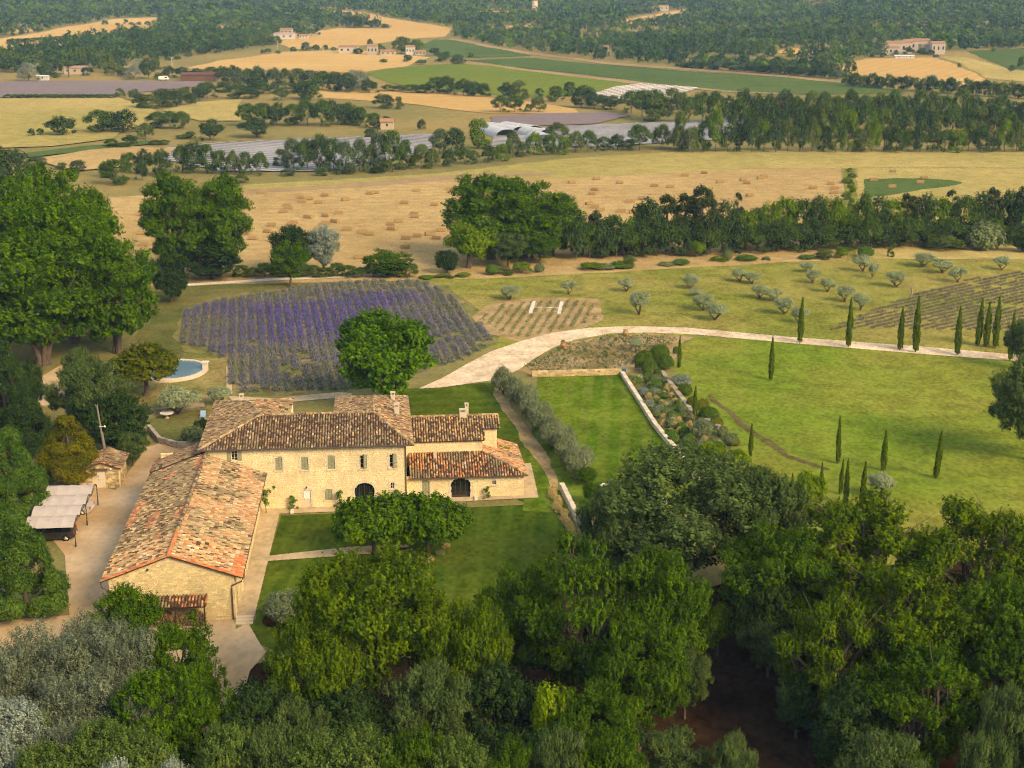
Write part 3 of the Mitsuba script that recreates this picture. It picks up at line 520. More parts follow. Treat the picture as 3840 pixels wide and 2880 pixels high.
def roof_plane(pieces, pts, tones, seed, slab, pitch=.285, course=.36, M=MH, tone_at=None):
    """tiles in courses on a plane; pts: eave from left to right as seen from outside, then up and round"""
    r = np.random.default_rng(seed); p = np.asarray(pts, float); u = p[1] - p[0]; u /= np.linalg.norm(u)
    n = sum(np.cross(p[i] - p[0], p[i + 1] - p[0]) for i in range(1, len(p) - 1)); n /= np.linalg.norm(n)
    n -= u * (n @ u); n /= np.linalg.norm(n)
    if n[2] < 0: n = -n
    v = np.cross(n, u)
    q = np.stack([(p - p[0]) @ u, (p - p[0]) @ v], 1); P = sg.Polygon(q).buffer(0)
    m = trimesh.creation.extrude_polygon(P, .10, engine='earcut'); w = np.array(m.vertices)
    slab.add(p[0] + w[:, :1] * u + w[:, 1:2] * v + (w[:, 2:] - .11) * n, m.faces, (.075, .048, .030))  # slab darkened: shade of the channels between tiles put into its colour
    x0, y0, x1, y1 = P.bounds; R = np.stack([u, v, n], 1)
    Pb = P.buffer(.06)
    for i, a in enumerate(np.arange(x0 + .1, x1 + .06, pitch)):
        b = np.arange(y0 - .05, y1 - .12, course); ok = shapely.contains_xy(Pb, np.full(len(b), a), b + .2)
        for c in b[ok]:
            tone = tone_at(r, a, c, x1, y1) if tone_at else None
            if not tone and meshkit.noise(np.array([[a * .55, c * .28, seed * 3.1]]))[0] > .64: tone = pick(r, {'lichen': 3, 'moss': 2, 'grey': 3, 'brown': 2, 'dark': 2})
            tone = tone or pick(r, tones); k = (tone, r.integers(3))
            col = np.array(CLAY[tone]) * (.78, 1.0, 1.12)[k[1]]
            A = np.eye(4); ca, sa = math.cos(r.normal(0, .03)), math.sin(r.normal(0, .03))
            A[:3, :3] = R @ np.array([[ca, -sa, 0], [sa, ca, 0], [0, 0, 1]]); A[:3, 3] = p[0] + u * (a + r.normal(0, .012)) + v * (c + r.normal(0, .02)) + n * r.uniform(0, .012)
            pieces.put(k, *TILE, col, M @ A)
def ridge_line(mb, a, b, tones, r, rad=.15):
    a, b = np.asarray(a, float), np.asarray(b, float); n = max(1, int(np.linalg.norm(b - a) / .40)); t = (b - a) / n
    for i in range(n):
        s = a + t * i; mb.tube([s + [0, 0, .02], s + t * 1.12 + [0, 0, .0]], [rad * r.uniform(.95, 1.1), rad * .82], np.array(CLAY[pick(r, tones)]) * r.uniform(.85, 1.15), sides=8)

def flat_poly(poly, o, U, depth, N):
    """a wall: the outline poly (along U, upright) given thickness behind its face"""
    m = trimesh.creation.extrude_polygon(poly, depth, engine='earcut'); w = np.array(m.vertices)
    return o + w[:, :1] * U + w[:, 1:2] * np.array([0, 0, 1.]) - w[:, 2:] * N, np.array(m.faces)
STONE = trimesh.convex.convex_hull(np.array([[x * (.5 if k else .46), y * (.5 if k else .42), (0.0 if k else 1.0)] for x in (-1, 1) for y in (-1, 1) for k in (0, 1)]))
STONE = (np.array(STONE.vertices), np.array(STONE.faces))
def rubble(pieces, poly, o, U, N, seed, cols, hs=(.16, .25), ls=(.22, .52), proud=(.012, .035), M=MH, z0=0.0):
    """stones laid in courses over the face of a wall"""
    r = np.random.default_rng(seed); x0, y0, x1, y1 = poly.bounds; z = max(y0, z0); inner = poly.buffer(-.02); shapely.prepare(inner)
    R = np.stack([U, [0, 0, 1.], N], 1)
    while z < y1:
        h = r.uniform(*hs); x = x0 + r.uniform(-.2, 0)
        while x < x1:
            l = r.uniform(*ls); c = sg.box(x, z, x + l, z + h)
            if inner.intersects(c):
                g = c if inner.contains(c) else c.intersection(inner)
                g = max(getattr(g, 'geoms', [g]), key=lambda t: t.area)
                b = g.bounds
                if g.area > .55 * (b[2] - b[0]) * (b[3] - b[1]) and b[2] - b[0] > .08 and b[3] - b[1] > .07:
                    k = r.integers(len(cols)); A = np.eye(4)
                    A[:3, :3] = R @ np.diag([b[2] - b[0] - .022, b[3] - b[1] - .02, r.uniform(*proud)])
                    A[:3, 3] = o + U * (b[0] + b[2]) / 2 + np.array([0, 0, (b[1] + b[3]) / 2]) + N * -.002
                    pieces.put(int(k), *STONE, cols[k], M @ A)
            x += l
        z += h
def stones_of(base, spread, n, seed):
    r = np.random.default_rng(seed); return [np.clip(np.array(base) * r.uniform(1 - spread, 1 + spread) * (1 + r.normal(0, .03, 3)), .02, .8) for _ in range(n)]
WARM = stones_of((.77, .645, .40), .05, 8, 1); GABLE = stones_of((.64, .53, .30), .2, 8, 2); RUB = stones_of((.46, .37, .21), .35, 8, 3); PALE = stones_of((.60, .53, .40), .2, 8, 4); GREYST = stones_of((.36, .32, .26), .3, 8, 5)
X1, Y1, Z1 = np.array([1., 0, 0]), np.array([0, 1., 0]), np.array([0, 0, 1.])
CREAM, SAGE = (.66, .60, .48), (.30, .315, .19)

def surround(mb, x0, x1, z0, z1, y, w=.17, sill=True, col=(.66, .58, .43)):
    """dressed blocks round an opening in a wall that faces -y"""
    r = np.random.default_rng(int(abs(x0 * 100)))
    z = z0
    i = 0
    while z < z1 - .05:
        h = min(.32, z1 - z); e = w + (.13 if i % 2 else 0)
        for sx, xx in ((-1, x0), (1, x1)): mb.box([xx + sx * e / 2, y - .012, z + h / 2], [e, .06, h - .012], np.array(col) * r.uniform(.93, 1.07))
        z += h; i += 1
    mb.box([(x0 + x1) / 2, y - .014, z1 + .11], [x1 - x0 + 2 * w, .064, .22], col)
    if sill: mb.box([(x0 + x1) / 2, y - .035, z0 - .07], [x1 - x0 + 2 * w, .12, .12], col)
def shutter(parent, xa, xb, z0, z1, y, ang=0.0, hinge=None, label=None):
    """a boarded leaf"""
    m = MB(); n = 4; w = xb - xa
    for i in range(n): m.box([-w / 2 + w * (i + .5) / n, 0, 0], [w / n - .012, .03, z1 - z0], np.array(SAGE) * (1 + .05 * ((i * 37) % 3 - 1)))
    for z in (-.32, .32): m.box([0, -.022, z * (z1 - z0)], [w * .94, .02, .09], SAGE)
    A = np.eye(4); A[:3, 3] = [(xa + xb) / 2, y, (z0 + z1) / 2]
    if ang:
        s = -1 if hinge == xa else 1
        A = mat([hinge, y, (z0 + z1) / 2], ang) @ mat([-s * w / 2, 0, 0])
    return part(parent, 'shutter', m.out('paint_metal', MH @ A), label)
def casement(parent, x0, x1, z0, z1, y, nx=2, nz=3, col=CREAM):
    fr = MB(); w = x1 - x0; h = z1 - z0
    for x in (x0 + .025, (x0 + x1) / 2, x1 - .025): fr.box([x, y, (z0 + z1) / 2], [.05, .05, h], col)
    for z in (z0 + .025, z1 - .025): fr.box([(x0 + x1) / 2, y + .002, z], [w, .046, .05], col)
    for i in range(1, nz): fr.box([(x0 + x1) / 2, y + .004, z0 + h * i / nz], [w, .03, .026], col)
    k = part(parent, 'window', fr.out('paint_metal', MH)); g = MB(); g.box([(x0 + x1) / 2, y + .012, (z0 + z1) / 2], [w - .02, .008, h - .02])
    part(k, 'pane', g.out('dark_glass', MH)); return k
def arch_poly(x0, x1, z0, z1, f=.34):
    c, w = (x0 + x1) / 2, (x1 - x0) / 2; a = np.linspace(0, np.pi, 15); hs = (z1 - z0) * f
    return sg.Polygon([(x0, z0)] + [(c - math.cos(t) * w, z1 - hs + math.sin(t) ** .8 * hs) for t in a] + [(x1, z0)])
def chimney(parent, x, y, z, h, w=.5, d=.6, holes=True, cap=True, col=(.60, .52, .40)):
    m = MB(); m.box([x, y, z + h / 2 - .4], [w, d, h + .8], col)
    if cap:
        for sx in (-1, 1):
            for sy in (-1, 1): m.box([x + sx * (w / 2 - .05), y + sy * (d / 2 - .05), z + h + .13], [.1, .1, .26], col)
        m.box([x, y, z + h + .30], [w + .08, d + .08, .08], np.array(col) * .92)
    return part(parent, 'chimney', m.out('matt', MH))

# ------------------------------------------------------------------ the farmhouse
H = thing('farmhouse', 'long cream stone farmhouse with sage green shutters, brown tiled roof and lower tiled wing', 'house')
tiles = Pieces(H + '__roof', 'tile', 'roof_tiles', 'tile_clay'); slab = MB()
FRONT = {'brown': 9, 'dark': 9, 'lichen': 3.0, 'grey': 6, 'tan': .8, 'buff': 1.5, 'moss': 3, 'pale': .6, 'red': .3, 'white': .1}
SIDE = {'brown': 9, 'grey': 7, 'tan': 1.3, 'dark': 4.5, 'lichen': 3, 'buff': 1.2, 'red': .5, 'moss': 2}
EASTS = {'brown': 6.5, 'tan': 3.5, 'buff': 2, 'red': 1.2, 'lichen': 2.5, 'dark': 3, 'grey': 2.5}
WING = {'orange': 4.5, 'dark': 4.2, 'tan': 3, 'red': 3, 'gold': 2.2, 'pale': 1.8, 'brown': 3.5, 'white': .35}
UPPER = {'dark': 4, 'brown': 5, 'gold': 2.2, 'buff': 2.5, 'tan': 2, 'lichen': 2.5, 'orange': .8}
NL, NR, RL, RR = (-5.7, 5.2, 8.85), (6.5, 5.2, 8.85), (-7.35, 11.6, 8.5), (6.35, 12.2, 8.5)
roof_plane(tiles, [(-11.8, -.45, 6.9), (10.6, -.45, 6.9), NR, NL], FRONT, 1, slab)
roof_plane(tiles, [(-12.0, 17.0, 6.9), (-11.8, -.45, 6.9), NL, RL], SIDE, 2, slab)
roof_plane(tiles, [(10.6, -.45, 6.9), (10.3, 17.3, 6.9), RR, NR], EASTS, 3, slab)
roof_plane(tiles, [(-2.95, 8.2, 7.35), (-3.0, 17.4, 6.95), RL, NL], EASTS, 4, slab)
roof_plane(tiles, [(1.95, 17.6, 6.95), (1.95, 8.2, 7.35), NR, RR], SIDE, 5, slab)
for pts in ([(-3.0, 17.4, 6.9), (-12.0, 17.0, 6.9), RL], [(10.3, 17.3, 6.9), (1.95, 17.6, 6.9), RR], [(1.95, 8.0, 7.4), (-2.95, 8.0, 7.4), NL, NR]):
    roof_plane(tiles, pts, SIDE, 6, slab, pitch=.4, course=.5)
# wing: low front roof, its hip, the taller rear part and the little tower
roof_plane(tiles, [(10.2, 1.12, 2.55), (22.95, 1.12, 2.55), (18.35, 5.15, 4.05), (10.2, 5.15, 4.05)], WING, 7, slab)
roof_plane(tiles, [(22.95, 1.12, 2.55), (22.65, 11.6, 2.55), (18.35, 11.2, 4.05), (18.35, 5.15, 4.05)], {'orange': 5, 'tan': 4, 'red': 3, 'buff': 3, 'brown': 2.5, 'pink': 2, 'pale': 1.5}, 8, slab)
roof_plane(tiles, [(9.9, 4.85, 5.42), (18.5, 4.85, 5.42), (18.5, 9.1, 6.95), (9.9, 9.1, 6.95)], UPPER, 9, slab)
roof_plane(tiles, [(18.53, 7.15, 6.0), (20.3, 7.15, 6.0), (20.3, 9.5, 6.86), (18.53, 9.5, 6.86)], {'gold': 4, 'buff': 4, 'orange': 2, 'tan': 2, 'pale': 1.5, 'brown': 1.5}, 10, slab)
for pts in ([(18.5, 13.2, 5.42), (9.9, 13.2, 5.42), (9.9, 9.1, 6.95), (18.5, 9.1, 6.95)], [(20.3, 11.9, 6.0), (18.53, 11.9, 6.0), (18.53, 9.5, 6.86), (20.3, 9.5, 6.86)]): roof_plane(tiles, pts, SIDE, 11, slab, pitch=.4, course=.5)
part(H, 'roof', slab.out('matt', MH))
tiles.done()
r_ = np.random.default_rng(3); rd = MB()
for a, b in [(NL, NR), (NL, (-11.8, -.45, 6.95)), (NR, (10.6, -.45, 6.95)), (NL, RL), (NR, RR), (RL, (-12, 17, 6.95)), (RL, (-3, 17.4, 6.95)), (RR, (10.3, 17.3, 6.95)), (RR, (1.95, 17.6, 6.95)), ((18.35, 5.15, 4.1), (22.95, 1.12, 2.6)), ((9.9, 9.1, 7.0), (18.5, 9.1, 7.0)), ((18.55, 9.5, 6.9), (20.3, 9.5, 6.9))]:
    ridge_line(rd, a, b, {'brown': 3, 'buff': 3, 'lichen': 3, 'tan': 2, 'grey': 2}, r_)
part(H + '__roof', 'ridge_tiles', rd.out('tile_clay', MH), kind='stuff')
# walls
stones = Pieces(H + '__wall', 'stone', 'stones', 'stone'); wm = MB(); sur = MB()
front = sg.box(-11.15, -.2, 9.85, 6.92)
rects = [(-8.45, -7.8, 5.54, 6.6), (-3.92, -3.19, 4.3, 5.85), (-1.22, -.49, 4.25, 5.82), (1.56, 2.31, 4.25, 5.82), (4.93, 5.68, 4.2, 5.82), (8.06, 8.81, 4.2, 5.82), (1.14, 1.92, .8, 2.04), (-1.11, -.34, 0, 1.98), (8.09, 8.51, 1.86, 2.55)]
for a in rects: front = front.difference(sg.box(a[0], a[2], a[1], a[3]))
ARCH = (4.29, 6.41, -.2, 2.62); front = front.difference(arch_poly(*ARCH))
wm.add(*flat_poly(front, np.zeros(3), X1, .45, -Y1))
rubble(stones, front.difference(sg.box(-11.2, -1, -5.65, 4.2)), np.zeros(3), X1, -Y1, 21, WARM, hs=(.2, .3), ls=(.3, .7), proud=(.006, .018))
for o, s in [([-11.0, 8.9, 3.4], [.3, 17, 7]), ([9.7, 8.9, 3.4], [.28, 17, 7]), ([-7.0, 17.2, 3.4], [7.7, .3, 7]), ([6.0, 17.4, 3.4], [7.6, .3, 7]), ([-3.2, 12.7, 3.4], [.3, 9, 7]), ([2.2, 12.7, 3.4], [.3, 9, 7]), ([-.5, 8.4, 3.5], [5.1, .3, 7.2])]: wm.box(o, s)
lowf = sg.box(9.87, -.2, 22.55, 2.52)
LO = [(11.51, 12.32, 0, 2.2), (19.09, 19.54, 1.38, 1.9)]
for a in LO: lowf = lowf.difference(sg.box(a[0], a[2], a[1], a[3]))
AR2 = (14.62, 16.76, -.05, 2.28); lowf = lowf.difference(arch_poly(*AR2))
oL = np.array([0, 1.53, 0]); wm.add(*flat_poly(lowf, oL, X1, .45, -Y1)); rubble(stones, lowf, oL, X1, -Y1, 22, WARM, hs=(.17, .26), ls=(.25, .6), proud=(.008, .025))
east = sg.box(1.98, -.2, 11.4, 2.5); oE = np.array([22.55, 0, 0]); wm.add(*flat_poly(east, oE, Y1, .4, X1)); rubble(stones, east, oE, Y1, X1, 23, WARM)
tall = sg.box(9.87, 2.4, 18.3, 5.4); oT = np.array([0, 5.17, 0]); wm.add(*flat_poly(tall, oT, X1, .4, -Y1)); rubble(stones, sg.box(9.9, 4.08, 18.25, 5.38), oT, X1, -Y1, 24, WARM, hs=(.2, .3), ls=(.3, .7), proud=(.006, .018))
wm.box([18.13, 9.1, 3.0], [.34, 7.4, 4.8]); wm.box([14, 12.8, 2.7], [8.6, .3, 5.3]); wm.box([20.4, 11.3, 1.2], [4.2, .3, 2.4])
tow = sg.box(18.32, 2.4, 20.1, 5.97); oW = np.array([0, 7.5, 0]); wm.add(*flat_poly(tow, oW, X1, .4, -Y1)); rubble(stones, sg.box(18.35, 3.7, 20.08, 5.95), oW, X1, -Y1, 25, WARM)
wm.box([20.0, 9.7, 4.1], [.2, 3.6, 3.8]); wm.box([19.2, 11.6, 4.1], [1.7, .3, 3.8])
part(H, 'wall', wm.out('limestone', MH)); stones.done()
for a in rects + LO:
    sur = MB(); surround(sur, *a, 1.53 if a in LO else 0.0, w=.1 if a is rects[0] else .2 if a in LO else .17, sill=a[2] > .1); part(H, 'window_surround', sur.out('matt', MH))
for (x0, x1, z0, z1), y in ((ARCH, 0.0), (AR2, 1.53)):
    c, w, hs = (x0 + x1) / 2, (x1 - x0) / 2, (z1 - z0) * .34; sur = MB()
    for i in range(13):
        t = np.pi * (i + .5) / 13; p = np.array([c - math.cos(t) * (w + .14), y - .016, z1 - hs + math.sin(t) ** .8 * (hs + .15)])
        sur.box(p, [.30, .065, .27], np.array((.66, .58, .43)) * (1 + .05 * ((i * 7) % 3 - 1)), R=trimesh.transformations.rotation_matrix(t - np.pi / 2 if False else (t - np.pi) if False else (np.pi / 2 - t) * -1 + np.pi / 2, [0, 1, 0])[:3, :3])
    for z in np.arange(0, z1 - hs - .1, .33):
        for sx, xx in ((-1, x0), (1, x1)): sur.box([xx + sx * .15, y - .012, z + .16], [.3 if int(z * 3) % 2 else .42, .06, .318], (.66, .58, .43))
    part(H, 'arch_surround', sur.out('matt', MH))
casement(H, -8.45, -7.8, 5.54, 6.6, .1)
shutter(H, -8.90, -8.48, 5.54, 6.65, -.045, label='open shutter left of the only glazed upper window'); shutter(H, -7.77, -7.36, 5.54, 6.65, -.045, label='open shutter right of the only glazed upper window')
for a in rects[1:4] + [rects[6]]:
    m = (a[0] + a[1]) / 2; shutter(H, a[0] + .01, m - .006, a[2] + .01, a[3] - .01, .06); shutter(H, m + .006, a[1] - .01, a[2] + .01, a[3] - .01, .06)
for a, g in ((rects[4], .55), (rects[5], .38)):
    m = (a[0] + a[1]) / 2; casement(H, a[0] + .02, a[1] - .02, a[2] + .02, a[3] - .02, .26); shutter(H, a[0] + .01, m - .006, a[2] + .01, a[3] - .01, .05, ang=-g * .4, hinge=a[0], label='half open shutter'); shutter(H, m + .006, a[1] - .01, a[2] + .01, a[3] - .01, .05, ang=g, hinge=a[1], label='half open shutter')
casement(H, *rects[8], .12, nz=2); casement(H, *LO[1], .12 + 1.53, nz=1, nx=1)
a = LO[0]; shutter(H, a[0] + .01, (a[0] + a[1]) / 2 - .005, .02, 2.18, 1.53 + .1); shutter(H, (a[0] + a[1]) / 2 + .005, a[1] - .01, .02, 2.18, 1.53 + .1)
d = MB(); d.box([-.725, .1, .5], [.75, .05, .98], (.60, .54, .40)); d.box([-.725, .1, 1.47], [.75, .044, .94], (.74, .75, .74)); d.box([-.725, .075, .985], [.75, .03, .05], (.5, .45, .34))
dk = part(H, 'door', d.out('paint_metal', MH), 'pale door with a white upper half'); k = MB(); k.box([-1.02, .06, 1.0], [.04, .06, .12], (.1, .09, .08)); part(dk, 'handle', k.out('paint_metal', MH))
for (x0, x1, z0, z1), y in ((ARCH, .32), (AR2, 1.85)):
    f = MB(); c = (x0 + x1) / 2; f.tube([[c, y, 0], [c, y, z1]], [.05, .05], (.06, .045, .035), 4); f.box([c, y, .12], [x1 - x0, .06, .24], (.06, .045, .035))
    for x in (x0 + .03, x1 - .03, c - .55, c + .55): f.box([x, y, z1 * .45], [.05, .05, z1 * .9], (.06, .045, .035))
    k = part(H, 'arched_door', f.out('paint_metal', MH), 'wide arched glazed doorway'); g = MB(); g.add(*flat_poly(arch_poly(x0 - .05, x1 + .05, -.1, z1 + .05), np.array([0, y + .02, 0]), X1, .01, -Y1)); part(k, 'pane', g.out('dark_glass', MH))
def pipe(parent, name, pts, rad=.055, col=(.075, .055, .045)):
    m = MB(); m.tube(pts, [rad] * len(pts), col, 8); part(parent, name, m.out('paint_metal', MH))
pipe(H, 'gutter', [(-11.85, -.53, 6.86), (10.65, -.53, 6.86)], .075); pipe(H, 'gutter', [(10.15, 1.04, 2.5), (23.0, 1.04, 2.5)], .06); pipe(H, 'downpipe', [(9.75, -.5, 6.82), (9.78, -.12, 6.5), (9.78, -.08, 0)])
pipe(H, 'gutter', [(10.68, -.5, 6.86), (10.38, 17.3, 6.86)], .065)
for x, y, z, h, w, dd in [(9.0, 8.6, 7.4, 1.0, .55, .65), (8.6, 13.6, 7.4, .9, .5, .5), (-8.6, 14.2, 7.6, .7, .45, .5), (16.4, 9.0, 6.9, .55, .8, .55), (16.85, 9.7, 6.9, 1.0, .4, .45)]: chimney(H, x, y, z, h, w, dd)
chimney(H, 13.05, 4.3, 3.7, .75, .35, .35, cap=False, col=(.58, .50, .38))
lm = MB(); lm.box([-.75, -.12, 2.42], [.06, .22, .04], (.05, .04, .04)); lm.box([-.75, -.24, 2.35], [.16, .14, .12], (.05, .04, .04)); part(H, 'wall_lamp', lm.out('paint_metal', MH))
lm = MB(); lm.box([22.05, 1.42, 2.2], [.16, .2, .12], (.8, .8, .78)); part(H, 'flood_light', lm.out('paint_metal', MH))

# ------------------------------------------------------------------ the barn
B = thing('barn', 'long stone barn with patchwork tan and orange tiled roof, gable towards the camera', 'barn')
tiles = Pieces(B + '__roof', 'tile', 'roof_tiles', 'tile_clay'); slab = MB()
def right_tone(r, a, c, x1, y1):
    if a < .62 or (a < 4.6 and c < .75 and a > 0) : return pick(r, {'new': 6, 'orange': 4, 'pink': 2, 'pale': .6})
    if a < 5.6: return pick(r, {'pale': 3.2, 'gold': 3, 'tan': 2.5, 'white': 1.1, 'orange': 1.6, 'brown': 1.4, 'dark': 1.1, 'buff': 3, 'pink': 1})
    w = meshkit.noise(np.array([[a * .35, c * .6, 2.0]]))[0]
    return pick(r, {'pink': 3, 'orange': 1.6, 'tan': 4, 'buff': 3, 'pale': 1.5}) if w > .66 else None
def left_tone(r, a, c, x1, y1):
    if a > x1 - .55: return pick(r, {'new': 4, 'orange': 3, 'red': 3, 'tan': 2})
    if a > x1 - 5.5: return pick(r, {'pale': 2.5, 'buff': 3.5, 'tan': 3, 'gold': 1.6, 'brown': 2.2, 'dark': 1.2, 'white': .5, 'orange': .8})
    w = meshkit.noise(np.array([[a * .3, c * .7, 7.0]]))[0]
    return pick(r, {'red': 3, 'orange': 2, 'tan': 2, 'brown': 2}) if w > .72 else None
YB = -27.1
roof_plane(tiles, [(-4.95, YB, 4.08), (-4.95, -.03, 4.08), (-11.1, -.03, 6.33), (-11.1, YB, 6.33)], {'buff': 6, 'tan': 4, 'lichen': 5.5, 'brown': 2.8, 'pale': 3, 'moss': 2.5, 'orange': .6, 'dark': 1.8, 'grey': 2}, 12, slab, tone_at=right_tone)
roof_plane(tiles, [(-17.0, .35, 4.15), (-17.0, YB, 4.15), (-11.1, YB, 6.33), (-11.1, .35, 6.33)], {'lichen': 5, 'buff': 3, 'brown': 5, 'dark': 6, 'tan': 1.6, 'grey': 4.5, 'moss': 4.5, 'pale': 1.3}, 13, slab, tone_at=left_tone)
roof_plane(tiles, [(-17.05, 4.6, 4.32), (-17.05, .38, 4.32), (-11.3, .38, 6.5), (-11.3, 4.6, 6.5)], {'dark': 5, 'brown': 6, 'grey': 4, 'moss': 1.5, 'red': .8}, 14, slab)
part(B, 'roof', slab.out('matt', MH)); tiles.done()
rd = MB(); ridge_line(rd, (-11.1, -.2, 6.42), (-11.1, -21.5, 6.42), {'brown': 3, 'grey': 3, 'lichen': 3, 'dark': 2}, r_); ridge_line(rd, (-11.1, -21.5, 6.43), (-11.1, YB, 6.43), {'new': 5, 'orange': 3, 'pink': 1}, r_, .17)
part(B + '__roof', 'ridge_tiles', rd.out('tile_clay', MH), kind='stuff')
stones = Pieces(B + '__wall', 'stone', 'stones', 'stone'); wm = MB(); oG = np.array([0, -26.86, 0])
gab = sg.Polygon([(-16.4, -.2), (-5.65, -.2), (-5.65, 4.2), (-11.07, 6.16), (-16.4, 4.2)]); wm.add(*flat_poly(gab, oG, X1, .45, -Y1)); rubble(stones, gab, oG, X1, -Y1, 31, GABLE, hs=(.13, .22), ls=(.2, .55), proud=(.012, .04))
bw = sg.box(-26.4, -.2, -.05, 4.1).difference(sg.box(-25.3, -.1, -24.4, 2.1)).difference(sg.box(-20, 0, -17.5, 2.6)); oB = np.array([-5.65, 0, 0]); wm.add(*flat_poly(bw, oB, Y1, .45, X1)); rubble(stones, bw, oB, Y1, X1, 32, GABLE)
wm.box([-16.2, -11.2, 2.0], [.4, 30.4, 4.3]); wm.box([-13.8, 4.1, 2.6], [5.2, .4, 5.1]); part(B, 'wall', wm.out('limestone', MH)); stones.done()
for nm, pts in [('gutter', [(-4.87, YB, 4.05), (-4.87, -.1, 4.05)]), ('gutter', [(-17.08, YB, 4.12), (-17.08, .3, 4.12)]), ('downpipe', [(-4.87, YB + .05, 4.0), (-5.0, -27.05, 3.7), (-5.85, -26.98, 3.3), (-5.88, -26.96, 3.0), (-5.88, -26.96, 0)]), ('downpipe', [(-17.05, YB + .1, 4.05), (-17.0, -27.05, 3.6), (-16.5, -26.98, 3.2), (-16.3, -26.98, 0)])]: pipe(B, nm, pts, .065)
for ya, yb, z1 in ((-25.3, -24.4, 2.1), (-20, -17.5, 2.6)):
    m = MB()
    for i in range(5): m.box([-5.75, ya + (yb - ya) * (i + .5) / 5, z1 / 2], [.05, (yb - ya) / 5 - .012, z1], (.13, .09, .06))
    part(B, 'door', m.out('paint_metal', MH), 'dark boarded door in the side wall')
lm = MB(); lm.tube([[-13.0, -26.9, 5.05], [-13.0, -27.05, 5.05]], [.1, .1], (.05, .05, .05), 8); part(B, 'vent', lm.out('paint_metal', MH))
m = MB()
for i in range(3): m.box([-4.85, -27.35 - .28 * i, .26 - .1 * i], [1.5, .3, .5 - .2 * i + .02], (.62, .54, .40))
k = thing('stone_steps', 'pale stone steps at the end of the paved strip by the barn corner', 'steps'); part(k, 'tread', m.out('matt', MH))

# woodshed against the gable
k = thing('woodshed', 'lean-to woodshed with dark red tiled roof against the barn gable', 'shed')
tiles = Pieces(k + '__roof', 'tile', 'roof_tiles', 'tile_clay'); slab = MB()
roof_plane(tiles, [(-13.3, -28.25, 2.0), (-8.05, -28.25, 2.0), (-8.05, -26.93, 2.52), (-13.3, -26.93, 2.52)], {'red': 4, 'brown': 4, 'dark': 3, 'orange': 2, 'gold': .7, 'tan': .8}, 15, slab)
part(k, 'roof', slab.out('matt', MH)); tiles.done()
for x in (-13.1, -10.7, -8.2): m = MB(); m.box([x, -28.05, .98], [.1, .1, 1.96], (.06, .04, .03)); part(k, 'post', m.out('matt', MH))
m = MB(); m.box([-10.65, -28.1, 1.9], [5.1, .1, .12], (.06, .04, .03)); part(k, 'beam', m.out('matt', MH))
m = MB(); r_ = np.random.default_rng(9)
for x in np.arange(-13.1, -8.25, .13):
    top = .75 + .45 * meshkit.noise(np.array([[x * 1.3, 0, 0]]))[0]
    for z in np.arange(.07, top, .13):
        a = r_.uniform(.04, .075); y = r_.uniform(-.08, .08)
        m.tube([[x + r_.normal(0, .03), -28.0 + y, z], [x + r_.normal(0, .06), -27.05 + y, z + r_.normal(0, .03)]], [a, a], np.array((.20, .135, .08)) * r_.uniform(.45, 1.7), 5)
struct('firewood_pile', m.out('matt', MH), 'stack of split firewood under the lean-to roof', 'stuff'); labels['firewood_pile']['category'] = 'firewood'

# the small stone shed
k = thing('stone_shed', 'small square rubble stone shed with brown tiled roof across the yard', 'shed')
tiles = Pieces(k + '__roof', 'tile', 'roof_tiles', 'tile_clay', 250); slab = MB(); SH = {'brown': 6, 'grey': 3, 'dark': 3, 'tan': 1.5, 'pale': .6, 'red': 1}
roof_plane(tiles, [(-21.45, 7.7, 2.32), (-21.35, 12.7, 2.32), (-23.6, 12.7, 3.12), (-23.6, 7.7, 3.12)], SH, 16, slab); roof_plane(tiles, [(-26.4, 12.7, 2.1), (-26.4, 7.7, 2.1), (-23.6, 7.7, 3.12), (-23.6, 12.7, 3.12)], SH, 17, slab)
part(k, 'roof', slab.out('matt', MH)); tiles.done()
rd = MB(); ridge_line(rd, (-23.6, 7.7, 3.18), (-23.6, 12.7, 3.18), SH, r_); part(k + '__roof', 'ridge_tiles', rd.out('tile_clay', MH), kind='stuff')
stones = Pieces(k + '__wall', 'stone', 'stones', 'stone', 250); wm = MB(); oS = np.array([0, 8.0, 0])
g = sg.Polygon([(-26.1, -.2), (-21.75, -.2), (-21.75, 2.35), (-23.6, 3.02), (-26.1, 2.1)]).difference(sg.box(-24.64, -.1, -23.24, 2.3)); wm.add(*flat_poly(g, oS, X1, .4, -Y1)); rubble(stones, g, oS, X1, -Y1, 41, RUB, hs=(.12, .24), ls=(.16, .45), proud=(.015, .06))
g = sg.box(8.42, -.2, 12.4, 2.3).difference(sg.box(9.4, 1.0, 9.65, 1.9)).difference(sg.box(11.0, 1.0, 11.25, 1.9)); oS2 = np.array([-21.75, 0, 0]); wm.add(*flat_poly(g, oS2, Y1, .35, X1)); rubble(stones, g, oS2, Y1, X1, 42, GABLE, hs=(.12, .24), ls=(.16, .45))
wm.box([-23.9, 12.3, 1.2], [4.3, .3, 2.6]); wm.box([-25.95, 10.2, 1.0], [.3, 4, 2.2]); part(k, 'wall', wm.out('limestone', MH)); stones.done()
m = MB(); m.box([-23.9, 7.98, 2.17], [1.95, .3, .25], (.13, .085, .055)); part(k, 'lintel', m.out('matt', MH))
for s in (-1, 1):
    m = MB(); m.box([-23.94 + s * .345, 8.08, 1.0], [.68, .06, 2.04], (.60, .54, .43)); m.box([-23.94 + s * .345, 8.045, 1.0], [.5, .02, .08], (.54, .48, .38)); d = part(k, 'door', m.out('paint_metal', MH))
m = MB(); m.box([-23.98, 8.0, 1.0], [.03, .06, .14], (.08, .07, .06)); part(d, 'handle', m.out('paint_metal', MH))
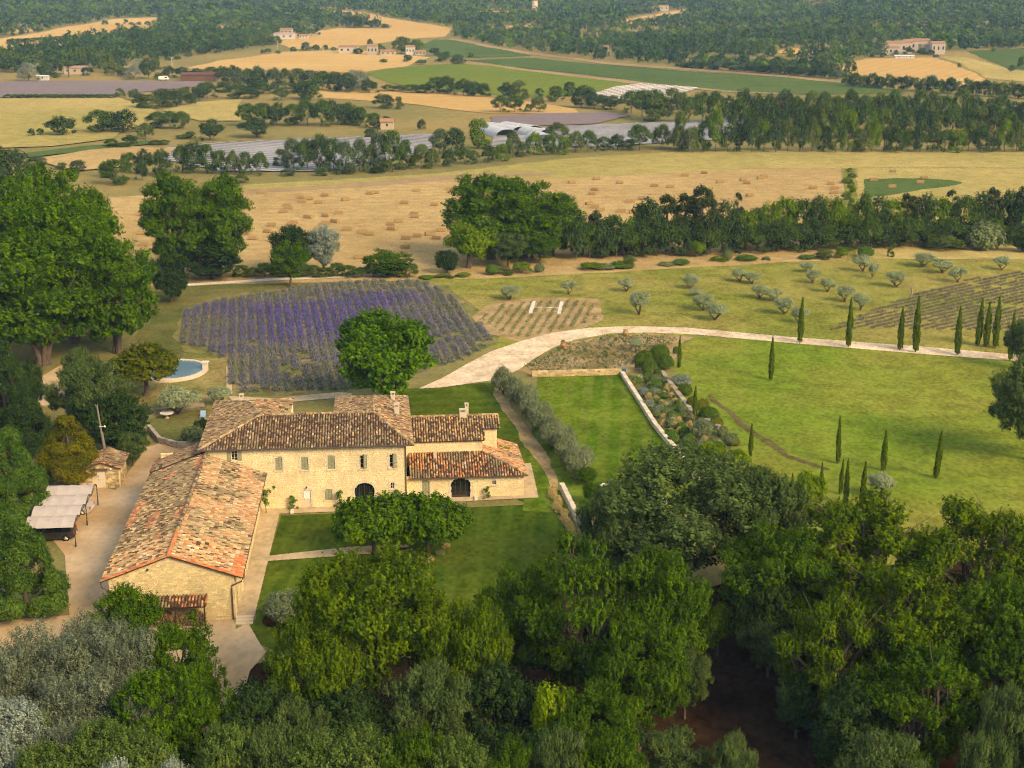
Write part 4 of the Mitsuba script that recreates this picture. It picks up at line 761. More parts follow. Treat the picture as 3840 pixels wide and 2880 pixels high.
m = MB(); m.mesh(trimesh.creation.icosphere(2, .12).apply_translation([-22.6, 7.88, 2.25]), (.8, .8, .78)); part(k, 'wall_lamp', m.out('paint_metal', MH))
m = MB(); m.box([-27.0, 9.0, .75], [1.5, 1.2, 1.5], (.05, .06, .07)); m.box([-27.0, 8.9, 1.54], [1.7, 1.5, .06], (.16, .22, .33)); k = thing('storage_box', 'dark storage box with blue lid left of the small stone shed', 'box'); part(k, 'body', m.out('paint_metal', MH))
# ------------------------------------------------------------------ carport, cars, pole
k = thing('carport', 'carport with pale fabric barrel roof on dark steel posts', 'carport')
YS = np.linspace(2.75, -9.15, 5); XS = np.linspace(-23.15, -27.95, 5); t = np.linspace(0, 1, 9)
def arc(t): return 2.22 + .52 * np.sin(np.pi * np.clip(t, 0, 1) ** .85)
for i in range(4):
    y = YS[i] + (YS[i + 1] - YS[i]) * t; z = arc(t)
    for j in range(4):
        xa, xb = XS[j] - .015, XS[j + 1] + .015; m = MB(); s = np.linspace(0, 1, 5); sag = -.05 * np.sin(np.pi * s)
        X, Yy = np.meshgrid(xa + (xb - xa) * s, y, indexing='ij'); Z = z[None] + sag[:, None] * np.sin(np.pi * t)[None]; n = len(t)
        a, b = np.meshgrid(np.arange(4), np.arange(n - 1), indexing='ij'); f = np.stack([a * n + b, a * n + b + 1, (a + 1) * n + b + 1, (a + 1) * n + b], -1).reshape(-1, 4)
        top = np.stack([X, Yy, Z], -1).reshape(-1, 3); m.add(np.vstack([top, top - [0, 0, .012]]), np.vstack([f, f[:, ::-1] + len(top)]))
        part(k, 'fabric_panel', m.out('canvas', MH, smooth=True))
    for x in XS[1:4]: m = MB(); m.tube(np.stack([0 * t + x, y, z - .02], 1), [.025] * 9, (.45, .42, .40), 6); part(k, 'rib', m.out('paint_metal', MH))
    for x in (-23.12, -27.98):
        m = MB(); up, lo = np.stack([0 * t + x, y, z], 1), np.stack([0 * t + x, y, z - .30 * np.sin(np.pi * t) - .05], 1)
        m.tube(up, [.035] * 9, (.045, .035, .03), 6); m.tube(lo, [.03] * 9, (.045, .035, .03), 6)
        for q in range(1, 8): m.tube([up[q], lo[q - 1 if q % 2 else min(8, q + 1)]], [.015, .015], (.045, .035, .03), 4)
        part(k, 'truss', m.out('paint_metal', MH))
for x in (-23.12, -27.98):
    for y in (2.61, -3.19, -8.91):
        m = MB(); m.tube([[x, y, 0], [x, y, .55], [x, y, .56], [x, y, 2.35]], [.075, .075, .05, .05], (.05, .04, .035), 8); part(k, 'post', m.out('paint_metal', MH))

def make_car(name, label, loc, rz, col, L_, W_, Hh, belt, profile, glass, rear, wheel_r, wheels, lights, suv):
    """x forwards; profile: outline in x and z"""
    k = thing(name, label, 'car'); M = MH @ mat(loc, rz)
    def shell(poly, width, zb=belt, zt=Hh):
        m = trimesh.creation.extrude_polygon(sg.Polygon(poly).buffer(.05).buffer(-.05).simplify(.004), width, engine='earcut'); m = m.subdivide_to_size(.35); v = np.array(m.vertices)
        x, z, y = v[:, 0], v[:, 1], v[:, 2] - width / 2; s = np.clip((z - zb) / (zt - zb), 0, 1); e = np.clip((np.abs(x) - L_ * .36) / (L_ * .14), 0, 1) ** 2
        return np.stack([x, y * (1 - .16 * s) * (1 - .10 * e), z], 1), np.array(m.faces)
    v, f = shell(profile, W_); scene_key = part(k, 'body', ply((v, f @ np.eye(3, dtype=int)[[0, 2, 1]].T), 'car_paint', smooth=35, color=None) if False else MB().add(v, f[:, ::-1], col).out('car_paint', M))
    for i, poly in enumerate(glass): v, f = shell(poly, W_ + .014); part(k, 'side_window', MB().add(v, f[:, ::-1]).out('dark_glass', M))
    m = MB(); (xa, za), (xb, zb) = rear; w = W_ * .40
    m.add(np.array([[xa - .02, -w, za], [xa - .02, w, za], [xb - .02, w * .9, zb], [xb - .02, -w * .9, zb]]), [[0, 1, 2, 3]]); part(k, 'rear_window', m.out('dark_glass', M))
    for wx in wheels:
        for s in (-1, 1):
            y = s * (W_ / 2 - .1); m = MB(); a = np.linspace(0, 2 * np.pi, 25)[:-1]
            prof = [(wheel_r * .62, .10), (wheel_r * .95, .11), (wheel_r, .07), (wheel_r, -.07), (wheel_r * .95, -.11), (wheel_r * .62, -.10)]
            vv = np.array([[wx + math.cos(q) * rr, y + yy, wheel_r + math.sin(q) * rr] for q in a for rr, yy in prof]); nn = len(prof)
            ff = [[(i * nn + j), (i * nn + (j + 1) % nn), (((i + 1) % 24) * nn + (j + 1) % nn), (((i + 1) % 24) * nn + j)] for i in range(24) for j in range(nn)]
            m.add(vv, ff, (.018, .018, .018)); wk = part(k, 'wheel', m.out('matt', M)); rm = MB(); c = np.array([wx, y + s * .06, wheel_r])
            for q in range(5): d = np.array([math.cos(q * 1.2566), 0, math.sin(q * 1.2566)]); rm.tube([c, c + d * wheel_r * .6], [.07, .05], (.6, .6, .6), 6)
            rm.tube([c - [0, .02, 0], c + [0, s * .03, 0]], [.09, .08], (.6, .6, .6), 10); rm.tube([[wx + math.cos(q) * wheel_r * .6, y + s * .06, wheel_r + math.sin(q) * wheel_r * .6] for q in np.linspace(0, 6.2832, 25)], [.03] * 25, (.6, .6, .6), 5); part(wk, 'rim', rm.out('chrome', M))
    for s in (-1, 1):
        m = MB(); m.box([lights[0], s * (W_ / 2 - .13), lights[1]], [.12, .2, lights[2]], (.50, .025, .015)); part(k, 'tail_light', m.out('car_paint', M))
        m = MB(); m.box([L_ / 2 - .14, s * (W_ / 2 - .28), belt - .2], [.2, .34, .17], (.7, .7, .7)); part(k, 'headlight', m.out('car_paint', M))
        m = MB(); m.box([L_ * .16, s * (W_ / 2 + .06), belt + .08], [.14, .2, .13], col); part(k, 'wing_mirror', m.out('car_paint', M))
    m = MB(); m.box([-L_ / 2 + .03, 0, .55], [.2, W_ * .94, .24], np.array(col) * (1 if suv else .95), bev=.05); part(k, 'rear_bumper', m.out('car_paint', M))
    m = MB(); m.box([-L_ / 2 - .08, 0, .62], [.02, .5, .11], (.7, .7, .66)); part(k, 'number_plate', m.out('matt', M))
    if suv:
        for s in (-1, 1): m = MB(); m.tube([[.9, s * W_ * .34, Hh + .03], [-1.6, s * W_ * .34, Hh + .03]], [.025, .025], (.03, .03, .03), 6); part(k, 'roof_rail', m.out('paint_metal', M))
make_car('parked_car', 'black estate off-roader parked under the near end of the carport', [-25.85, -6.5, 0], math.pi + .06, (.014, .014, .016), 4.5, 1.82, 1.72, .98,
         [(-2.25, .42), (-2.22, .95), (-2.0, 1.62), (-1.85, 1.70), (.55, 1.72), (1.05, 1.12), (2.1, 1.0), (2.25, .8), (2.25, .4), (1.9, .3), (-1.95, .3)],
         [[(-1.98, 1.05), (-1.82, 1.56), (-1.2, 1.58), (-1.2, 1.05)], [(-1.1, 1.05), (-1.1, 1.58), (-.3, 1.6), (-.3, 1.05)], [(-.2, 1.05), (-.2, 1.6), (.5, 1.6), (.92, 1.12), (.9, 1.05)]], ((-2.2, 1.05), (-1.98, 1.58)), .36, (-1.38, 1.35), (-2.2, .95, .34), True)
make_car('parked_car', 'silver saloon car with red tail lights half hidden under the far end of the carport', [-25.55, .75, 0], math.pi - .05, (.38, .38, .37), 4.5, 1.76, 1.42, .92,
         [(-2.25, .4), (-2.22, .88), (-1.75, 1.0), (-1.1, 1.38), (-.7, 1.43), (.3, 1.42), (1.1, .98), (2.1, .84), (2.25, .65), (2.25, .35), (1.9, .22), (-1.95, .22)],
         [[(-1.45, .98), (-1.0, 1.32), (-.45, 1.35), (-.45, .98)], [(-.37, .98), (-.37, 1.35), (.25, 1.34), (.8, 1.0)]], ((-1.72, 1.03), (-1.12, 1.37)), .31, (-1.35, 1.38), (-2.2, .78, .22), False)

k = thing('utility_pole', 'grey wooden utility pole leaning a little behind the stone shed', 'pole')
m = MB(); b, tp = np.array([-24.0, 13.3, 0]), np.array([-24.7, 13.6, 7.9]); m.tube([b, b * .5 + tp * .5, tp], [.13, .115, .09], (.22, .19, .16), 8); m.tube([b + [.2, 0, 0], b * .4 + tp * .6 + [.12, 0, 0]], [.05, .05], (.28, .25, .22), 6); part(k, 'shaft', m.out('matt', MH))
m = MB(); q = b * .32 + tp * .68; m.tube([q + [-.15, -.1, .1], q + [.45, -.15, .1]], [.04, .04], (.7, .7, .68), 6); m.mesh(trimesh.creation.icosphere(1, .12).apply_translation(q + [.5, -.15, .08]), (.8, .8, .78)); part(k, 'lamp', m.out('paint_metal', MH))
m = MB()
for s in (-.15, .1): m.tube([tp + [s, 0, -.1], tp + [s, -.05, .12]], [.04, .05], (.2, .2, .2), 6)
part(k, 'insulator', m.out('paint_metal', MH))

# ------------------------------------------------------------------ garden walls
def garden_wall(label, pts, h, th, seed, cols, name='stone_wall', cap=True, M=np.eye(4)):
    k = thing(name, label, 'wall'); r = np.random.default_rng(seed); pc = Pieces(k, 'stone', 'stones', 'stone'); core = MB()
    for a, b in zip(pts[:-1], pts[1:]):
        a, b = np.asarray(a, float), np.asarray(b, float); l = np.linalg.norm(b - a); U = (b - a) / l; N = np.array([-U[1], U[0], 0]); R = np.stack([U, N, Z1], 1)
        core.box((a + b) / 2 + [0, 0, h / 2 - .05], [l, th * .86, h - .08], (.22, .18, .12), R=R); z = -.02
        while z < h - .06:
            hh = min(r.uniform(.14, .22), h - z); x = 0; top = z + hh > h - .1
            while x < l:
                ln = min(r.uniform(.3, .7) * (1.25 if top else 1), l - x + .05); kk = int(r.integers(len(cols))); A = np.eye(4)
                A[:3, :3] = R @ np.diag([ln - .02, (th + r.uniform(-.04, .05)) , hh - .012]); A[:3, 3] = a + U * (x + ln / 2) + Z1 * (z + hh / 2 + r.uniform(0, .02)) + N * r.normal(0, .012)
                pc.put(kk, *WBLOCK, cols[kk], A); x += ln
            z += hh
    part(k, 'core', core.out('matt')); pc.done()
_h = trimesh.convex.convex_hull(np.array([[x * (.5 if k != 0 else .45), y * (.5 if k != 1 else .46), z * (.5 if k != 2 else .42)] for x in (-1, 1) for y in (-1, 1) for z in (-1, 1) for k in range(3)])); WBLOCK = (np.array(_h.vertices), np.array(_h.faces))
garden_wall('straight warm stone retaining wall closing the far end of the lawn terrace', [L(28.2, 48.5), L(40.9, 48.6)], .85, .5, 51, stones_of((.56, .44, .23), .22, 8, 9))
garden_wall('long pale stone wall along the right side of the lawn terrace', [L(41.0, 48.2), L(41.3, 23.5), L(42.2, 11), L(42.4, 4)], .6, .55, 52, PALE)
garden_wall('grey stone wall higher in the planted garden bed', [L(46.6, 48), L(46.9, 29), L(49, 22)], .7, .6, 53, GREYST)
garden_wall('free standing pale stone wall beside the golden grass tufts', [L(26.9, 3.0), L(27.6, -11)], .9, .5, 54, PALE)
garden_wall('low curved stone wall round the shaded grass plot', [V(322, 930), V(345, 957), V(385, 968), V(420, 968), V(436, 960)], .8, .45, 55, GREYST)
garden_wall('low stone terrace wall behind the round stone table', [V(300, 884), V(330, 893), V(372, 888), V(400, 884), V(440, 877)], .55, .4, 56, GREYST)
# thin iron railing
k = thing('railing', 'thin black iron railing along the terrace left of the house', 'fence'); a, b = V(352, 905), V(446, 882); n = 44
for j, z in enumerate((.25, .95)): m = MB(); m.tube([a + [0, 0, z], b + [0, 0, z]], [.018, .018], (.03, .03, .03), 5); part(k, 'rail', m.out('paint_metal'))
for i in range(n + 1): q = a + (b - a) * i / n; m = MB(); m.tube([q, q + [0, 0, 1.0]], [.012, .012], (.03, .03, .03), 4); part(k, 'bar', m.out('paint_metal'))

# ------------------------------------------------------------------ basin, table, pots, letter
c = V(374, 804); k = thing('garden_basin', 'round blue water basin with pale stone rim beside the dark leafy tree', 'basin'); a = np.linspace(0, 2 * np.pi, 49)
rx, ry = 4.3, 5.0
ring = lambda s, z: np.stack([c[0] + np.cos(a) * (rx + s), c[1] + np.sin(a) * (ry + s), 0 * a + z], 1)
pr = [(0, .05), (0, .5), (.5, .5), (.5, 0)]; vv = np.stack([ring(s, z) for s, z in pr], 1).reshape(-1, 3); n = 4
ff = [[i * n + j, i * n + (j + 1) % n, (i + 1) * n + (j + 1) % n, (i + 1) * n + j] for i in range(48) for j in range(n)]
m = MB(); m.add(vv, ff, (.62, .55, .44)); part(k, 'rim', m.out('matt', smooth=30) if False else m.out('matt'))
m = MB(); w = ring(.01, .36); m.add(np.vstack([w[:-1], [[c[0], c[1], .36]]]), [[i, (i + 1) % 48, 48] for i in range(48)]); part(k, 'water', m.out('pool_water'))
m = MB(); q = c + [rx + .2, .6, 0]; m.box(q + [0, 0, .65], [.7, .8, 1.3], (.62, .55, .44)); m.box(q + [0, 0, 1.34], [1.0, 1.1, .12], (.68, .62, .52)); m.tube([q + [-.3, 0, .95], q + [-.6, 0, .88]], [.05, .05], (.1, .09, .08), 6); part(k, 'spout_pillar', m.out('matt'))
k = thing('stone_table', 'round white stone table on a pedestal in the shaded grass plot', 'table'); p = V(361, 904)
m = MB(); m.tube([p + [0, 0, .70], p + [0, 0, .80]], [.85, .88], (.66, .62, .54), 28); part(k, 'tabletop', m.out('matt')); m = MB(); m.tube([p, p + [0, 0, .12], p + [0, 0, .2], p + [0, 0, .72]], [.3, .28, .16, .2], (.5, .42, .3), 12); part(k, 'pedestal', m.out('matt'))
k = thing('garden_lounger', 'small pale blue reclining garden seat near the house corner', 'seat'); p = V(438, 905)
m = MB(); m.box(p + [0, 0, .35], [.7, .6, .06], (.22, .33, .55)); part(k, 'seat', m.out('paint_metal')); m = MB(); m.box(p + [0, .45, .65], [.7, .06, .7], (.26, .38, .6), R=trimesh.transformations.rotation_matrix(-.45, [1, 0, 0])[:3, :3]); part(k, 'backrest', m.out('paint_metal'))
for s in (-.3, .3): m = MB(); m.box(p + [s, 0, .17], [.05, .5, .34], (.3, .3, .3)); part(k, 'leg', m.out('paint_metal'))
def pot(label, p, h, col, leafy):
    k = thing('garden_urn', label, 'urn'); z = np.linspace(0, 1, 9); rr = h * np.array([.26, .33, .40, .45, .47, .45, .38, .32, .36]); m = MB()
    m.tube([p + [0, 0, q * h] for q in z], rr, col, 18); m.tube([p + [0, 0, h * .97], p + [0, 0, h * 1.03]], [rr[-1] * 1.12, rr[-1] * 1.12], col, 18); part(k, 'body', m.out('tile_clay'))
    if leafy: r = np.random.default_rng(3); n = 150; d = unit(n, r, .6); v, f = leaf_cards(p + [0, 0, h] + d * .3, unit(n, r), np.full(n, .2), r, .3, along=d); part(k, 'plant', ply((v, f), 'leaf', uv=pack(np.repeat(tint(n, *G['oakgold'], r), 4, 0))))
pot('terracotta urn with a leafy plant beside the inner edge of the drive', V(1216, 752), .95, (.40, .19, .09), True); pot('mossy ochre urn at the crest of the drive bend', V(1351, 725), 1.0, (.34, .24, .10), False)
k = thing('landing_letter', 'white letter H of stone strips laid on the planted plot', 'ground marking')
R5 = lambda x, y: V(x / 3 + 737, y / 3 + 322.6)
for nm, a, b, w in [('left_bar', R5(1249, 988), R5(1226, 1066), .62), ('right_bar', R5(1430, 992), R5(1411, 1070), .62), ('cross_bar', R5(1246, 1027), R5(1413, 1031), .28)]:
    d = b - a; l = np.linalg.norm(d); U = d / l; m = MB(); m.box((a + b) / 2 + [0, 0, .12 if nm != 'cross_bar' else .11], [l, w, .12], (.66, .62, .54), R=np.stack([U, np.array([-U[1], U[0], 0]), Z1], 1)); part(k, 'bar', m.out('matt'))
k = thing('swimming_pool', 'corner of a swimming pool with white coping showing behind the big oak', 'pool'); m = MB(); p0 = L(31.4, -4, 0)
for o, s in [((3.0, 7.4), (6.6, .5)), ((-.05, 1.5), (.5, 11.4)), ((6.05, 1.5), (.5, 11.4)), ((3, -4.4), (6.6, .5))]: m.box([31.4 + o[0], -4 + o[1], .2], [s[0], s[1], .42], (.78, .75, .68))
part(k, 'coping', m.out('matt', MH)); m = MB(); m.box([34.4, -2.5, .14], [5.7, 11.4, .2]); part(k, 'water', m.out('pool_water', MH))
k = thing('marker_box', 'small dark blue box at the corner of the terrace walls', 'box'); m = MB(); m.box([41.3, 49.1, .55], [.7, .5, .5], (.05, .10, .16)); m.box([41.3, 49.1, .83], [.76, .56, .06], (.08, .16, .24)); part(k, 'body', m.out('paint_metal', MH))
k = thing('garden_bench', 'long low dark bench under the mulberry trees', 'bench'); m = MB(); m.box([8.2, -13.2, .45], [4.0, .5, .08], (.07, .05, .04)); part(k, 'seat', m.out('matt', MH))
for x in (6.4, 10.0): m = MB(); m.box([x, -13.2, .2], [.12, .45, .42], (.07, .05, .04)); part(k, 'leg', m.out('matt', MH))
for i, (x, y) in enumerate([(-2.3, -1.65), (2.6, -1.62), (17.3, .62)]):
    k = thing('kerb_stone', ['white kerb stone left of the pale door', 'white kerb stone right of the lower shuttered window', 'white kerb stone right of the arched wing doorway'][i], 'kerb stone'); m = MB(); m.box([x, y + .3, .16], [.35, .9, .2], (.70, .66, .57)); part(k, 'block', m.out('matt', MH))

# ------------------------------------------------------------------ straw bales
bm = MB(); r = np.random.default_rng(4); s = trimesh.creation.box((2.3, 1.15, .85)).subdivide().subdivide(); vv = np.array(s.vertices); e = (np.abs(vv) / [1.15, .575, .425]) ** 8; vv = vv * (1 - .035 * np.maximum(0, e.sum(1, keepdims=True) - 1)) + r.normal(0, .012, vv.shape)
bm.add(vv, s.faces, (.35, .245, .115))
st = MB()
for x in (-.75, -.25, .25, .75): st.box([x, 0, 0], [.03, 1.17, .87], (.25, .15, .06))
BALE, STRAP = bm.out('matt'), st.out('matt')
b4 = [(1700, 280), (1860, 365), (1870, 383), (1838, 405), (1950, 312), (2005, 320), (1960, 338), (2065, 345), (2108, 300), (1998, 442), (2110, 432), (1905, 478), (2110, 480), (2170, 470), (1760, 492), (1735, 535), (1635, 580), (1845, 517), (975, 550), (915, 545), (935, 620), (920, 425), (2195, 415), (1590, 545), (1888, 487)]
b5 = [(30, 328), (185, 288), (222, 282), (488, 268), (705, 258), (410, 347), (605, 360), (475, 420), (478, 438), (372, 467), (320, 487), (330, 518), (40, 520), (140, 538), (185, 552), (575, 552), (495, 563), (420, 578), (618, 578), (415, 636), (120, 703), (650, 528), (1495, 216), (1655, 192), (1805, 217), (1645, 263), (1625, 290), (1607, 355), (1645, 376), (1680, 396), (1815, 402), (1895, 410), (1872, 338), (1945, 320), (2030, 237), (2133, 244)]
b6 = [(15, 170), (140, 153), (240, 213), (392, 198), (505, 187), (525, 176), (415, 219), (435, 300), (843, 250), (958, 225), (985, 253), (980, 283), (1360, 143), (1235, 198), (1355, 243), (1537, 215), (1563, 184)]
for pts, ox, oy, reg in ((b4, 0, 322.6, 'left part'), (b5, 737, 322.6, 'middle part'), (b6, 1475, 322.6, 'right part')):
    for x, y in pts:
        p = V(x / 3 + ox, (y + 6) / 3 + oy); M = mat(p + [0, 0, .45], rng.normal(0, .22), rng.uniform(.78, .95)); k = thing('straw_bale', f'golden straw bale in the {reg} of the stubble field', 'straw bale', f'straw bales in the {reg} of the stubble field')
        scene[k + '__bale'] = moved(BALE, M); scene[k + '__twine'] = moved(STRAP, M)

# ------------------------------------------------------------------ lavender
def bush(n, seed, low, high):
    r = np.random.default_rng(seed); d = unit(n, r); d[:, 2] = np.abs(d[:, 2]); rad = np.array([.46, .46, .42]); top = r.uniform(0, 1, n) < .62
    p = d * rad * np.where(top, r.uniform(.88, 1.15, n), r.uniform(.6, .95, n))[:, None]; nn = np.cross(d, unit(n, r)); nn /= np.linalg.norm(nn, axis=1, keepdims=True)
    v, f = leaf_cards(p, nn * .75 + d * .45, np.where(top, .25, .3), r, .34, along=d)
    return v, f, top
BUSH = [bush(54, 170 + i, 0, 0) for i in range(4)]
def lav_row(pts, cols, name, label, group, scale, seed):
    r = np.random.default_rng(seed); m = MB()
    for p, (lo, hi) in zip(pts, cols):
        v, f, top = BUSH[r.integers(4)]; s = scale * r.uniform(.85, 1.12); a = r.uniform(0, 6.28); n = len(top)
        c = np.where(top[:, None], np.asarray(hi), np.asarray(lo)) * r.uniform(.75, 1.25, (n, 1)); m.add((v * s) @ mat([0, 0, 0], a)[:3, :3].T + p, f, np.repeat(c, 4, 0))
    k = fresh(name); scene[k] = m.out('leaf'); labels[k] = {'label': label, 'category': 'lavender row', 'group': group}
def clip_rows(poly, deg, spacing):
    P = sg.Polygon([V(*p)[:2] for p in poly]); d = np.array([math.cos(math.radians(deg)), math.sin(math.radians(deg))]); nrm = np.array([-d[1], d[0]]); c = np.array(P.centroid.coords[0])
    for s in np.arange(-60, 60, spacing):
        g = P.intersection(sg.LineString([c + nrm * s - d * 90, c + nrm * s + d * 90]))
        if g.is_empty: continue
        pts = []
        for h in [max(getattr(g, 'geoms', [g]), key=lambda t: t.length)]:
            if h.geom_type == 'LineString': n = int(h.length / .62); pts += [np.array(h.interpolate(t).coords[0]) for t in np.linspace(0, h.length, max(2, n))]
        if pts: yield s, np.array(sorted(pts, key=lambda q: q @ d))
PUR, GRY, GRN = (.14, .105, .42), (.235, .23, .235), (.13, .18, .07)
lav = [(392, 742), (405, 672), (480, 648), (600, 632), (650, 620), (850, 604), (930, 614), (985, 648), (1030, 700), (1072, 722), (1040, 752), (990, 780), (905, 800), (860, 826), (740, 842), (505, 848), (492, 778), (440, 752)]
pc = V(700, 700)[:2]
for i, (s, pts) in enumerate(clip_rows(lav, 100.5, 1.5)):
    nz = meshkit.fbm(np.column_stack([pts / 9, pts[:, 0] * 0]), 3, 5); gap = meshkit.noise(np.column_stack([pts / 2.2, pts[:, 0] * 0]), 8)
    dist = np.hypot((pts[:, 0] - pc[0]) / 26, (pts[:, 1] - pc[1]) / 30); pw = np.clip(1.5 * (nz - .32) + .92 - dist * 1.05, 0, 1)
    keep = (gap > .10 + .30 * np.clip(dist - .55, 0, 1)); q = pts[keep]; w = pw[keep]
    if len(q) < 3: continue
    hue = meshkit.noise(np.column_stack([q * .05, q[:, 0] * 0 + i * 3.7]), 3)
    cols = [(tuple(np.array(GRN) * .9), tuple(np.array(GRY) * (1 - a) + np.array(PUR) * a * (.8 + .4 * b))) for a, b in zip(w, hue)]
    pos = np.column_stack([q + np.random.default_rng(i).normal(0, .06, q.shape), q[:, 0] * 0 + .03])
    side = 'greyish lavender row in the right part' if pts[:, 0].mean() > V(900, 700)[0] else ('lavender row in the purple middle' if pts[:, 0].mean() > V(560, 700)[0] else 'lavender row in the left part')
    lav_row(pos, cols, 'lavender_row', side + ' of the big lavender field', 'rows: ' + side, 1.31, 200 + i)
lav2 = [(1790, 712), (1900, 665), (2000, 628), (2110, 602), (2260, 580), (2260, 725), (2140, 716), (2020, 712), (1900, 708)]
for i, (s, pts) in enumerate(clip_rows(lav2, 38, 1.5)):
    g = meshkit.noise(np.column_stack([pts / 3, pts[:, 0] * 0]), 11); q = pts[g > .16]
    if len(q) < 3: continue
    lav_row(np.column_stack([q + np.random.default_rng(i).normal(0, .1, q.shape), q[:, 0] * 0 + .02]), [((.12, .12, .07), (.19, .175, .19))] * len(q), 'young_lavender_row', 'low greyish lavender row on the slope at right behind the cypresses', 'low lavender rows on the right slope', .78, 300 + i)
def small_plants(name, label, pts, col, s, seed):
    r = np.random.default_rng(seed); m = MB()
    for p in pts:
        v, f, top = BUSH[r.integers(4)]; n = len(top); sel = np.repeat(np.arange(n) % 2 == 0, 4); k = int(sel.sum()); vv = v[sel] * s * r.uniform(.6, 1.2); q = np.arange(k // 4)[:, None] * 4
        m.add(vv + [p[0], p[1], .02], np.vstack([q + [0, 1, 2], q + [0, 2, 3]]), np.repeat(np.asarray(col)[None] * r.uniform(.7, 1.3, (k // 4, 1)), 4, 0))
    struct(name, m.out('leaf'), label, 'stuff'); labels[name]['category'] = 'plants'
hb = [(1040, 690), (1075, 660), (1180, 650), (1280, 652), (1290, 690), (1230, 708), (1130, 730), (1080, 715)]
small_plants('young_plants', 'thin rows of young plants in the bare plot with the letter', [q for s, pts in clip_rows(hb, 80, 1.5) for q in pts[::1] if rng.uniform() < .85], (.075, .14, .035), .8, 5)
sb = [(1140, 790), (1185, 770), (1240, 742), (1320, 730), (1400, 728), (1465, 732), (1450, 745), (1400, 770), (1350, 798), (1155, 804)]
small_plants('bed_plants', 'clipped grey green cushions planted in rows in the drive bend bed', [q + rng.normal(0, .15, 2) for s, pts in clip_rows(sb, 35, 1.15) for q in pts[::2]], (.05, .10, .035), 1.35, 6)
# ------------------------------------------------------------------ trees near the house (middle, top, foot, width in the photograph)
TR = lambda *a, **k: tree(*a, **k)
AV = 'old plane trees of the avenue at left'
for i, (x, t, b, w, s) in enumerate([(115, 358, 655, 185, 'rearmost plane tree of the avenue, its crown highest in the picture'), (200, 412, 690, 140, 'plane tree at the right side of the avenue crown'), (30, 425, 715, 240, 'plane tree at the left edge of the avenue'), (150, 420, 740, 230, 'plane tree in the middle of the avenue mass'), (245, 500, 770, 190, 'plane tree on the lavender side of the avenue'), (160, 455, 745, 200, 'plane tree in front of the middle of the avenue crown'), (60, 385, 685, 190, 'plane tree in the middle of the avenue, left of its highest crown'), (85, 500, 795, 250, 'nearest plane tree of the avenue with pale trunks showing'), (-60, 540, 810, 230, 'plane tree cut by the left edge of the picture')]):
    TR('plane', x, t, b, w, 'great bright green ' + s, 'plane_tree', 'tree', AV)
TR('plane', 385, 371, 603, 150, 'tall plane tree with gaps, left of the pair before the stubble field', 'plane_tree'); TR('plane', 475, 378, 600, 140, 'tall plane tree, right of the pair before the stubble field', 'plane_tree')
TR('dark_tree', 455, 525, 606, 130, 'dark thicket under the pair of plane trees', 'thicket', 'bush'); TR('dark_tree', 368, 545, 655, 84, 'slender dark tree at the lavender corner', 'dark_tree'); pass
TR('green_tree', 626, 517, 622, 86, 'small round dark tree standing alone on the white path', 'lone_tree'); TR('dark_tree', 632, 487, 590, 96, 'dark tree behind the lone one on the path', 'dark_tree'); TR('silver_poplar', 699, 486, 590, 72, 'silvery white poplar beside the white path', 'silver_poplar')
for i, x in enumerate(np.arange(520, 900, 26)): TR(['mid_green_a', 'mid_olive_a', 'mid_green_b'][i % 3], x, 572 + 6 * math.sin(i * 2.1), 599, 42, 'low green bush in the hedge along the white path', 'hedge_bush', 'bush', 'hedge bushes along the white path')
TR('green_tree', 838, 541, 597, 108, 'broad round bush at the end of the white path', 'round_bush', 'bush')
for x, t, b, w, kd, s in [(1058, 374, 565, 190, 'plane', 'tall dark crowned plane tree in the centre group'), (1130, 388, 562, 160, 'plane', 'second tall plane tree in the centre group'), (1195, 418, 556, 130, 'plane', 'lower plane tree sloping down at the right of the centre group'), (1012, 475, 582, 118, 'bright_tree', 'bright green rounded tree in front of the centre group'), (1097, 503, 580, 84, 'oak_grey', 'small oak in front of the plane trees at centre'), (1165, 503, 572, 88, 'green_tree', 'green bushy tree right of the small oak at centre'), (965, 540, 592, 50, 'dark_tree', 'dark bush at the left foot of the centre group'), (1150, 455, 560, 110, 'green_tree', 'dense green tree in the shade of the planes')]:
    TR(kd, x, t, b, w, s, 'field_tree')
